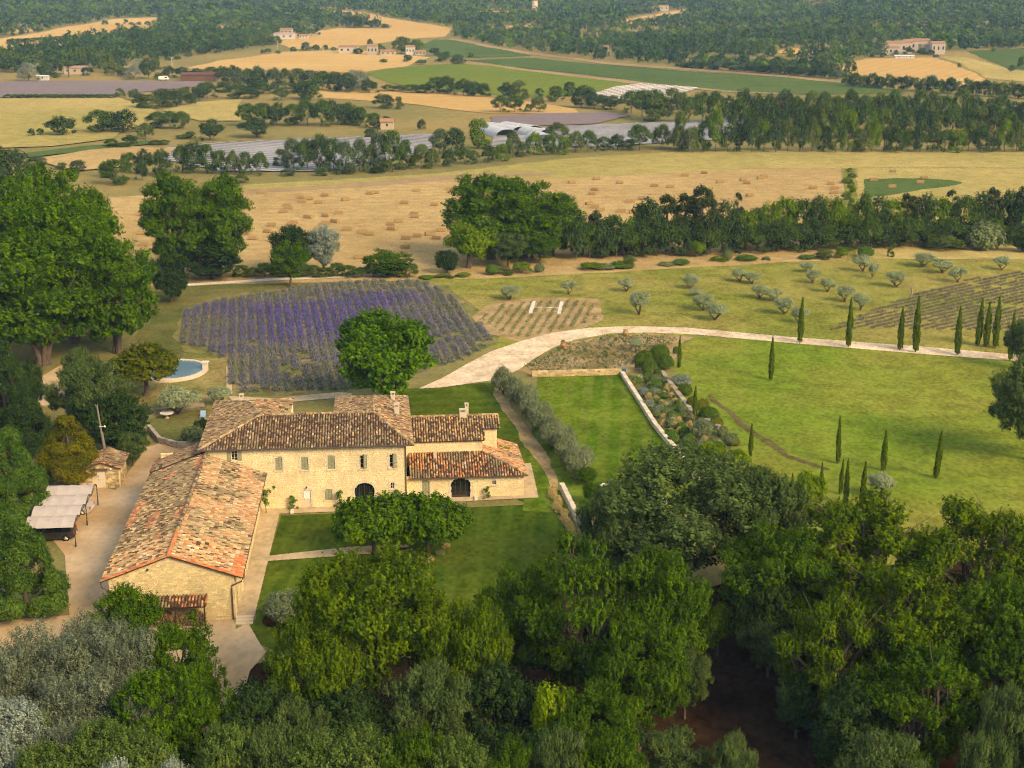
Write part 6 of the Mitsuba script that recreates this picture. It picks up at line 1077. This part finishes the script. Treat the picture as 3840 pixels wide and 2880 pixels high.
# the near line of trees along the stream
lbl, grp = 'tree of the streamside row before the left plastic field', 'streamside row, left half'
rows([(240, 1085, 1010, 140), (400, 1100, 1050, 80), (505, 1115, 1035, 120), (740, 1198, 1030, 200), (690, 1150, 1050, 120), (840, 1125, 985, 130), (940, 1130, 960, 110), (1050, 1145, 960, 135), (1180, 1120, 930, 120), (1255, 1125, 912, 170), (1340, 1125, 930, 130), (1430, 1130, 970, 100), (1510, 1135, 970, 100), (1590, 1135, 980, 100), (1680, 1135, 980, 115), (1820, 1080, 960, 105), (1900, 1100, 890, 160), (1990, 1110, 890, 150), (2070, 1115, 862, 160), (2160, 1105, 890, 140), (920, 1170, 1040, 80), (1870, 1140, 1090, 110), (2080, 1140, 1085, 90), (2200, 1130, 1080, 80), (1560, 1185, 1130, 110)], 0, lbl, grp, ['mid_green', 'mid_dark', 'mid_olive', 'mid_bluegreen'])
rows([(70, 1190, 962, 270), (-20, 1190, 940, 200)], 0, 'dark spreading tree at the left edge behind the avenue', 'dark trees at the left edge', ['mid_dark'])
rows([(720, 955, 900, 110), (850, 940, 870, 110), (800, 960, 920, 120), (1000, 940, 905, 90), (1060, 940, 905, 90), (1180, 900, 870, 110), (1230, 895, 850, 80)], 0, 'shrubby tree in the green hollow at left', 'shrubs in the green hollow', ['mid_green', 'mid_dark'])
lbl, grp = 'tree of the streamside row right of the centre, before the greenhouses', 'streamside row, right half'
rows([(30, 1125, 900, 110), (120, 1115, 890, 130), (190, 1110, 930, 110), (250, 1110, 840, 150), (330, 1115, 840, 150), (420, 1090, 900, 100), (520, 1095, 930, 150), (590, 1085, 960, 110), (640, 1000, 830, 150), (740, 1000, 820, 140), (700, 1080, 970, 110), (800, 1065, 960, 130), (890, 965, 765, 150), (855, 1060, 970, 90), (950, 1055, 930, 100), (1040, 1045, 930, 100), (1110, 1025, 850, 120), (1180, 1015, 920, 110), (1250, 1005, 850, 120), (1350, 1005, 870, 110), (1400, 905, 790, 160), (1440, 1000, 880, 100), (1520, 990, 845, 125), (1600, 985, 840, 120), (1700, 975, 880, 110), (1790, 975, 865, 110), (1860, 975, 900, 90), (1935, 975, 800, 170), (2080, 965, 800, 145), (2190, 965, 805, 100), (60, 1130, 1050, 100), (230, 1125, 1070, 110), (380, 1100, 1050, 100)], 737, lbl, grp, ['mid_green', 'mid_olive', 'mid_dark', 'mid_lit', 'mid_bluegreen'])
rows([(740, 900, 825, 90)], 737, 'pale grey willow behind the streamside row', None, ['mid_grey'])
lbl, grp = 'tree in the dense streamside wood at right', 'dense streamside wood at right'
rows([(x, 985 + 4 * math.sin(x), 760 + 50 * (math.sin(x * .023) + .6 * math.sin(x * .051)) + (55 if x > 1400 else 0), 118) for x in range(-20, 2300, 78)], 1475, lbl, grp, ['mid_green', 'mid_olive', 'mid_dark', 'mid_lit'])
BACK = [(x, 800, 595 + 24 * math.sin(x * .027) + (35 if x > 1900 else 0), 140) for x in range(40, 2300, 88)]
mass([(x, 900, 665 + 35 * math.sin(x * .031) + (20 if x > 1500 else 0), 150) for x in range(360, 2300, 92)] + BACK, 1475, 'streamside_wood', 'dense wood behind the front trees of the stream at right', 'wood', ['mid_green', 'mid_olive', 'mid_dark'])
rows([(1490, 740, 625, 90), (1660, 745, 605, 110), (1320, 790, 690, 80)], 1475, 'bare greyish tree standing out of the dense streamside wood', 'greyish trees in the streamside wood', ['mid_grey'])
lbl, grp = 'tree in the copse row along the bright green field', 'copse row along the bright green field'
rows([(30, 600, 470, 130), (180, 605, 515, 120), (300, 590, 545, 90), (380, 590, 550, 110), (460, 605, 545, 130), (540, 605, 545, 130), (620, 610, 495, 140), (690, 610, 490, 140), (790, 622, 507, 110), (860, 625, 525, 120), (920, 630, 535, 100)], 737, lbl, grp, ['mid_dark', 'mid_green'])
rows([(75, 590, 448, 120)], 737, 'pale poplar at the left end of the copse row', None, ['mid_grey'])
rows([(1080, 640, 530, 120), (1150, 645, 518, 130), (1285, 625, 570, 60), (1390, 658, 555, 120), (1480, 625, 528, 100), (1560, 700, 548, 150), (1640, 705, 600, 120), (1750, 712, 615, 150), (1690, 690, 610, 110), (1880, 735, 580, 150), (1950, 760, 575, 150), (2040, 782, 575, 180), (2030, 790, 632, 190), (2140, 730, 565, 130), (2200, 740, 590, 120), (1610, 660, 560, 90)], 737, 'tree of the dark clumps at centre right behind the golden field', 'dark clumps at centre right', ['mid_dark', 'mid_green', 'mid_olive'])
rows([(270, 703, 605, 155)], 737, 'round bushy oak in front of the golden field at centre', None, ['mid_dark']); rows([(375, 708, 622, 60)], 737, 'small pale tree right of the round bushy oak', None, ['mid_olive'])
rows([(1030, 732, 615, 125), (1125, 732, 617, 130)], 737, 'rounded oak of the joined pair on the golden field', 'joined oak pair on the golden field', ['mid_dark', 'mid_green']); rows([(1278, 728, 620, 115), (1212, 728, 670, 50)], 737, 'lighter tree right of the joined oak pair', 'lighter trees right of the oak pair', ['mid_olive'])
rows([(520, 842, 770, 62)], 737, 'single small tree on the grassy strip behind the stream', None, ['mid_dark']); rows([(210, 832, 730, 115), (295, 832, 750, 85), (190, 892, 830, 90), (60, 810, 690, 130), (120, 815, 690, 110), (20, 810, 680, 120)], 737, 'dark tree around the tiny stone hut', 'dark trees by the tiny hut', ['mid_dark', 'mid_green'])
rows([(250, 352, 283, 78), (390, 352, 234, 140), (488, 352, 248, 95), (420, 330, 240, 90)], 737, 'tall light green tree sheltering the farm hamlet', 'light green trees of the farm hamlet', ['mid_olive', 'mid_lit']); rows([(185, 300, 250, 45), (610, 362, 308, 85), (680, 392, 330, 85), (760, 417, 350, 112), (650, 400, 345, 80), (430, 402, 352, 66), (510, 418, 385, 85), (840, 372, 340, 42), (110, 350, 310, 60), (40, 180, 100, 70), (85, 182, 98, 80), (140, 180, 108, 70), (222, 182, 120, 55), (285, 182, 152, 62), (180, 180, 130, 60), (275, 405, 380, 60)], 737, 'small dark tree near the farm hamlet', 'small dark trees near the farm hamlet', far=True)
lbl, grp = 'tree of the even dark row below the wooded slope', 'even dark row below the wooded slope'
rows([(x, 440 + x * .07 if x < 1000 else 512 + (x - 1000) * .12, 392 + x * .045 + 14 * math.sin(x * .04), 95) for x in range(0, 1050, 50)], 1475, lbl, grp, ['mid_dark', 'mid_bluegreen'], far=True)
rows([(x, 560 + (x - 1050) * .07, 468 + (x - 1050) * .055 + 10 * math.sin(x * .05), 85) for x in range(1060, 2280, 56)], 1475, 'tree of the row in front of the striped golden field', 'tree row before the striped golden field', ['mid_dark', 'mid_green', 'mid_olive'], far=True)
rows([(1610, 590, 480, 90), (1735, 600, 520, 60)], 1475, 'bare grey tree in the row before the striped golden field', 'bare grey trees before the striped golden field', ['mid_grey'], far=True)
rows([(1790, 440, 405, 28), (2135, 465, 418, 50), (2200, 440, 360, 60), (2015, 335, 310, 32), (1380, 360, 325, 40), (1465, 355, 305, 70), (1550, 355, 308, 70), (1610, 358, 320, 60), (1240, 370, 335, 60), (1300, 372, 340, 50), (1640, 380, 350, 40)], 1475, 'small tree near the pale hamlet on the right', 'small trees near the pale hamlet', far=True)

# ------------------------------------------------------------------ far houses
CLEAR = []
def house(label, x, base, w, d, h, roof=.9, wallc=(.62, .54, .42), roofc=(.40, .21, .12), rz=0.0, wins=3, name='far_house'):
    p = V(x, base); p[2] = gz_at(p[0], p[1]) if p[1] > 845 else 0
    CLEAR.append(p[:2]); wallc = np.array(wallc) * .72; roofc = np.array(roofc) * [.85, .95, 1.0]; k = thing(name, label, 'house'); M = mat(p, rz); m = MB(); m.box([0, 0, h / 2 - .4], [w, d, h + .8], wallc); m.add([[-w / 2, -d / 2, h], [-w / 2, d / 2, h], [-w / 2, 0, h + roof], [w / 2, -d / 2, h], [w / 2, d / 2, h], [w / 2, 0, h + roof]], [[0, 2, 1], [3, 4, 5]], wallc); part(k, 'wall', m.out('matt', M))
    m = MB()
    for s in (-1, 1): m.add([[-w / 2 - .3, s * (d / 2 + .4), h - .1], [w / 2 + .3, s * (d / 2 + .4), h - .1], [w / 2 + .3, 0, h + roof + .08], [-w / 2 - .3, 0, h + roof + .08], [-w / 2 - .3, s * (d / 2 + .4), h - .28], [w / 2 + .3, s * (d / 2 + .4), h - .28]], [[0, 1, 2, 3], [0, 4, 5, 1]], roofc)
    part(k, 'roof', m.out('matt', M))
    for i in range(wins): m = MB(); m.box([-w / 2 + w * (i + .5) / wins, -d / 2, h * .55], [w * .08 + .35, .12, h * .3], (.05, .05, .05)); part(k, 'window', m.out('matt', M))
house('white farm shed with pink roof in the fields at upper left', 1845 / 3, 252 / 3, 16, 9, 4, wallc=(.72, .70, .66), roofc=(.5, .33, .27)); house('lower farm house right of the white shed at upper left', 1905 / 3, 245 / 3, 9, 7, 3.2, rz=.3); house('small white outbuilding near the white shed', 1970 / 3, 250 / 3, 7, 5, 2.6, wallc=(.7, .68, .65)); house('pinkish house behind the white shed', 1858 / 3, 222 / 3, 10, 7, 4.2)
house('white house with red roof at the left of the farm hamlet', 737 + 50 / 3, 345 / 3, 13, 8, 4.6, wallc=(.68, .62, .54)); house('tall pale house in the middle of the farm hamlet', 737 + 205 / 3, 355 / 3, 7, 7, 6.2, wallc=(.55, .50, .43)); house('low farm building with brown roof in the hamlet', 737 + 305 / 3, 358 / 3, 10, 6, 2.8); house('white gable between the light green trees of the hamlet', 737 + 450 / 3, 355 / 3, 6, 8, 5.5, wallc=(.75, .72, .68)); house('little red roofed shed at the right of the hamlet', 737 + 515 / 3, 357 / 3, 7, 5, 2.4)
house('tiny stone hut among dark trees behind the stream', 737 + 300 / 3, 836 / 3, 4.6, 3.6, 2.9, wallc=(.66, .56, .40), wins=1)
house('small cream cabin at the edge of the wooded slope', 737 + 1698 / 3, 334 / 3, 7.5, 6, 3.6, wallc=(.68, .55, .40), wins=3)
for x, b, w, d, h, s in [(1335, 355, 11, 9, 5, 'leftmost pale house of the hamlet on the wooded right slope'), (1375, 348, 13, 9, 7.5, 'pale house second from left in the right slope hamlet'), (1420, 345, 11, 9, 7.5, 'three windowed pale house of the right slope hamlet'), (1480, 335, 12, 9, 7.5, 'taller rear house of the right slope hamlet'), (1530, 330, 12, 9, 7.5, 'rear house with red roof right of centre in the right slope hamlet'), (1590, 345, 11, 9, 5.5, 'shaded grey house of the right slope hamlet'), (1642, 350, 9, 9, 7.5, 'rightmost pale house of the right slope hamlet')]: house(s, 1475 + x / 3, b / 3, w, d, h, wallc=(.60, .54, .47))
for i, x in enumerate((1395, 1445, 1470)): house(f'{NTH[i]} small white shed in front of the right slope hamlet', 1475 + x / 3, 378 / 3, 5, 3, 1.8, roof=.3, wallc=(.7, .7, .7), roofc=(.66, .66, .66), wins=1, name='white_shed')
house('pale house in the clearing on the upper wooded slope', 737 + 2075 / 3, 70 / 3, 16, 10, 5.5, wallc=(.66, .60, .50)); house('low annex left of the pale house in the clearing', 737 + 2030 / 3, 66 / 3, 14, 8, 3.2); house('flat pale farm building at the end of the narrow golden field', 737 + 1120 / 3, 98 / 3, 18, 8, 3.2, roof=.4, wallc=(.6, .56, .5)); house('reddish roofed house hidden in the far left wood', 500 / 3, 478 / 3, 12, 8, 3.5, roofc=(.42, .25, .19)); house('long brown barn in the dark tree row', 1295 / 3, 522 / 3, 18, 8, 3.4, wallc=(.22, .13, .09), roofc=(.16, .08, .06), wins=0); house('white house at the left edge of the picture, far off', 12 / 3, 430 / 3, 12, 8, 4, wallc=(.75, .72, .66)); house('white caravan in the far left grove', 280 / 3, 520 / 3, 6, 2.5, 2.4, roof=.2, wallc=(.75, .75, .75), roofc=(.7, .7, .7), wins=1, name='caravan')
k = thing('round_tower', 'pale round stone tower rising from the wooded hill', 'tower'); p = V(737 + 1255 / 3, 76 / 3); p[2] = gz_at(p[0], p[1]); m = MB(); CLEAR.append(p[:2]); m.tube([p - [0, 0, 1], p + [0, 0, 10.6], p + [0, 0, 11.6], p + [0, 0, 12.2]], [3.4, 3.3, 3.6, 3.5], (.60, .50, .38), 20); part(k, 'wall', m.out('matt')); m = MB(); m.box(p + [0, -3.35, 6], [.9, .3, 1.4], (.08, .07, .06)); part(k, 'window', m.out('matt'))
k = thing('parked_van', 'tiny white van parked by the hedge at far left', 'van'); p = V(1058 / 3, 521 / 3); m = MB(); m.box(p + [0, 0, 1.25], [4.8, 2, 1.7], (.75, .75, .75), bev=.2); m.box(p + [2.5, 0, .95], [.9, 1.9, 1.0], (.75, .75, .75), bev=.2); part(k, 'body', m.out('car_paint')); m = MB(); m.box(p + [1.6, -1.0, 1.6], [1.1, .05, .6], (.03, .03, .03)); part(k, 'window', m.out('matt'))
for s in (-1.5, 1.6): m = MB(); m.tube([p + [s, -1.05, .35], p + [s, 1.05, .35]], [.35, .35], (.03, .03, .03), 12); part(k, 'wheel', m.out('matt'))
# plastic greenhouse tunnels
for i, (xa, ya, xb, yb) in enumerate([(965, 833, 1160, 862), (962, 848, 1075, 880), (1065, 828, 1250, 855), (1200, 860, 1335, 880), (1270, 895, 1320, 915)]):
    a, b = V(737 + xa / 3, ya / 3 + 3), V(737 + xb / 3, yb / 3 + 3); d = b - a; l = np.linalg.norm(d); U = d / l; N = np.array([-U[1], U[0], 0]); t = np.linspace(0, np.pi, 11); n = max(3, int(l / 2.5)); m = MB(); v = []
    for s in np.linspace(0, 1, n):
        for q in t: v.append(a + d * s + N * math.cos(q) * 4.2 + Z1 * math.sin(q) ** .8 * 2.7)
    f = [[i_ * 11 + j, i_ * 11 + j + 1, (i_ + 1) * 11 + j + 1, (i_ + 1) * 11 + j] for i_ in range(n - 1) for j in range(10)] ; m.add(v, f); k = thing('greenhouse_tunnel', f'{NTH[i]} from the left of the white plastic greenhouse tunnels' if i < 4 else 'short plastic tunnel end in front of the greenhouses', 'greenhouse'); part(k, 'film', m.out('plastic_film', smooth=True))
    rb = MB()
    for s in np.linspace(0, 1, n): rb.tube([a + d * s + N * math.cos(q) * 4.23 + Z1 * (math.sin(q) ** .8 * 2.72) for q in t], [.05] * 11, (.55, .57, .6), 4)
    part(k, 'hoops', rb.out('paint_metal'))
for x, b, t, s in [(1115, 425, 368, 'thin utility pole left of the golden wheat field'), (1800, 325, 262, 'thin utility pole near the white shed'), (2095, 345, 300, 'thin pole by the bushes left of the hamlet')] + [(28 , 930, 840, 'pale pole at the left edge by the plane trees')][:0]:
    p = V(x / 3, b / 3); k = thing('far_pole', s, 'pole'); m = MB(); h = rise(p, x / 3, t / 3); m.tube([p, p + [0, 0, h]], [.22, .16], (.5, .45, .4), 6); m.box(p + [0, 0, h - .6], [2.2, .15, .15], (.45, .42, .38)); part(k, 'shaft', m.out('matt'))
p = V(10, 427); k = thing('far_pole', 'pale pole at the left edge beside the avenue top', 'pole'); m = MB(); m.tube([p, p + [0, 0, max(4, rise(p, 8, 395))]], [.16, .12], (.6, .56, .5), 6); part(k, 'shaft', m.out('matt'))

# ------------------------------------------------------------------ the wooded hills, one mass
FARW = [[(-90, -9), (705, -9), (700, 16), (690, 30), (830, 58), (700, 66), (600, 84), (585, 98), (500, 112), (410, 122), (300, 132), (200, 150), (-90, 158)], [(690, -9), (1310, -9), (1310, 60), (1170, 66), (1090, 62), (985, 66), (975, 60), (860, 40), (700, 20)], [(985, 84), (978, 70), (1090, 64), (1170, 54), (1300, -9), (2320, -9), (2320, 102), (2090, 108), (2030, 116), (1900, 124), (1870, 124), (1810, 146), (1760, 130), (1600, 124), (1480, 121), (1500, 136), (1640, 143), (1760, 141), (1860, 150), (1870, 178), (1720, 166), (1500, 146), (1340, 134), (1150, 112)]]
from shapely.ops import unary_union
wood = unary_union([sg.Polygon([V(*p)[:2] for p in poly]).buffer(0) for poly in FARW]).union(sg.box(-900, 2050, 900, 2330)).difference(unary_union([f for f in FIELDS if f.centroid.y > 700]).buffer(3)).difference(unary_union([sg.Point(*q).buffer(11).union(sg.box(q[0] - 9, q[1] - 45, q[0] + 9, q[1])) for q in CLEAR])); shapely.prepare(wood)
r = np.random.default_rng(88); FAR = []
for q, (kd, col) in enumerate(list(MID.items())[:4] + [('mid_dark', MID['mid_dark'])]):
    for big in (0, 1):
        lb = lobes_round(6 if big else 4, 9, 8.5, -.5, 2.4 if big else 2.9, 300 + q); FAR.append(crown(lb, 10 if big else 5, 2, 1.0, 1.8 if big else 2.5, col, 310 + q, up=.4))
gx_, gy_ = np.meshgrid(np.arange(-900, 900, 10.0), np.arange(800, 2330, 10.5)); pts = np.column_stack([gx_.ravel(), gy_.ravel()]) + r.normal(0, 2.4, (gx_.size, 2)); pts = pts[np.abs(pts[:, 0]) < pts[:, 1] * .385 + 30]; pts = pts[shapely.contains_xy(wood, pts[:, 0], pts[:, 1])]
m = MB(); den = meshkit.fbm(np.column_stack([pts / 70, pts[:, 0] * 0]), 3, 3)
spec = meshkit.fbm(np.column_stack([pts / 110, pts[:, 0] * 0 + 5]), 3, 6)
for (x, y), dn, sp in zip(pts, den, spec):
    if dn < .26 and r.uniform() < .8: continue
    v, f, c = FAR[2 * int(np.clip((sp - .25) * 9 + r.normal(0, .9), 0, 4)) + (1 if y < 1250 else 0)]; s = r.uniform(.7, 1.25) * (1.0 if y < 1400 else 1.12); s *= .8 + .5 * abs(sp - .5) * 2; A = mat([x, y, gz_at(x, y) - .3], r.uniform(0, 6.28), s, s * r.uniform(.8, 1.25)); c = c * (.78 + .55 * dn); m.add(v @ A[:3, :3].T + A[:3, 3], f, c * r.uniform(.7, 1.15) * [.86, .94, 1.12])  # blue tilt puts distance haze into the leaf colour
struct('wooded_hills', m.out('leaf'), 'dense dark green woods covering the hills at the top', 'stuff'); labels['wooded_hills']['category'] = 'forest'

# ------------------------------------------------------------------ the air
if HAZE:
    scene['air'] = {'type': 'homogeneous', 'albedo': {'type': 'rgb', 'value': [.90, .95, .99]}, 'sigma_t': {'type': 'rgb', 'value': [HAZE * .6, HAZE, HAZE * 1.7]}}
    hz = max(CAM_H, float(GV[:, 2].max()) + 25) + 5
    scene['haze'] = {'type': 'cube', 'to_world': T().translate([0, 2150, (hz - 12) / 2]).scale([3200, 2600, (hz + 12) / 2]), 'bsdf': {'type': 'null'}, 'interior': {'type': 'ref', 'id': 'air'}}
    labels['haze'] = {'label': 'thin bluish summer haze over the plain', 'category': 'haze', 'kind': 'stuff'}
    scene['camera']['medium'] = {'type': 'ref', 'id': 'air'}

# ------------------------------------------------------------------ labels of look-alikes: their place in their row
def ordinal(n):
    tens = {2: ('twentieth', 'twenty'), 3: ('thirtieth', 'thirty'), 4: ('fortieth', 'forty'), 5: ('fiftieth', 'fifty'), 6: ('sixtieth', 'sixty'), 7: ('seventieth', 'seventy')}
    return NTH[n - 1] if n <= 20 else tens[n // 10][0] if n % 10 == 0 else tens[n // 10][1] + '-' + NTH[n % 10 - 1]
def where(k):
    d = scene.get(k) or next(v for q, v in scene.items() if q.startswith(k + '__'))
    if 'to_world' in d: p = np.array(d['to_world'].matrix)[:3, 3]
    else: p = meshkit.WRITTEN[d['filename']][0].mean(0)
    return p[0] / (p[1] * cp + (CAM_H - p[2]) * sp)
same = {}
for k, d in labels.items():
    if 'category' in d and 'group' in d: same.setdefault((d['group'], d['label']), []).append(k)
for (grp_, lab), ks in same.items():
    if 1 < len(ks) < 79:
        for i, k in enumerate(sorted(ks, key=where)): labels[k]['label'] = f'{lab}, {ordinal(i + 1)} from the left'
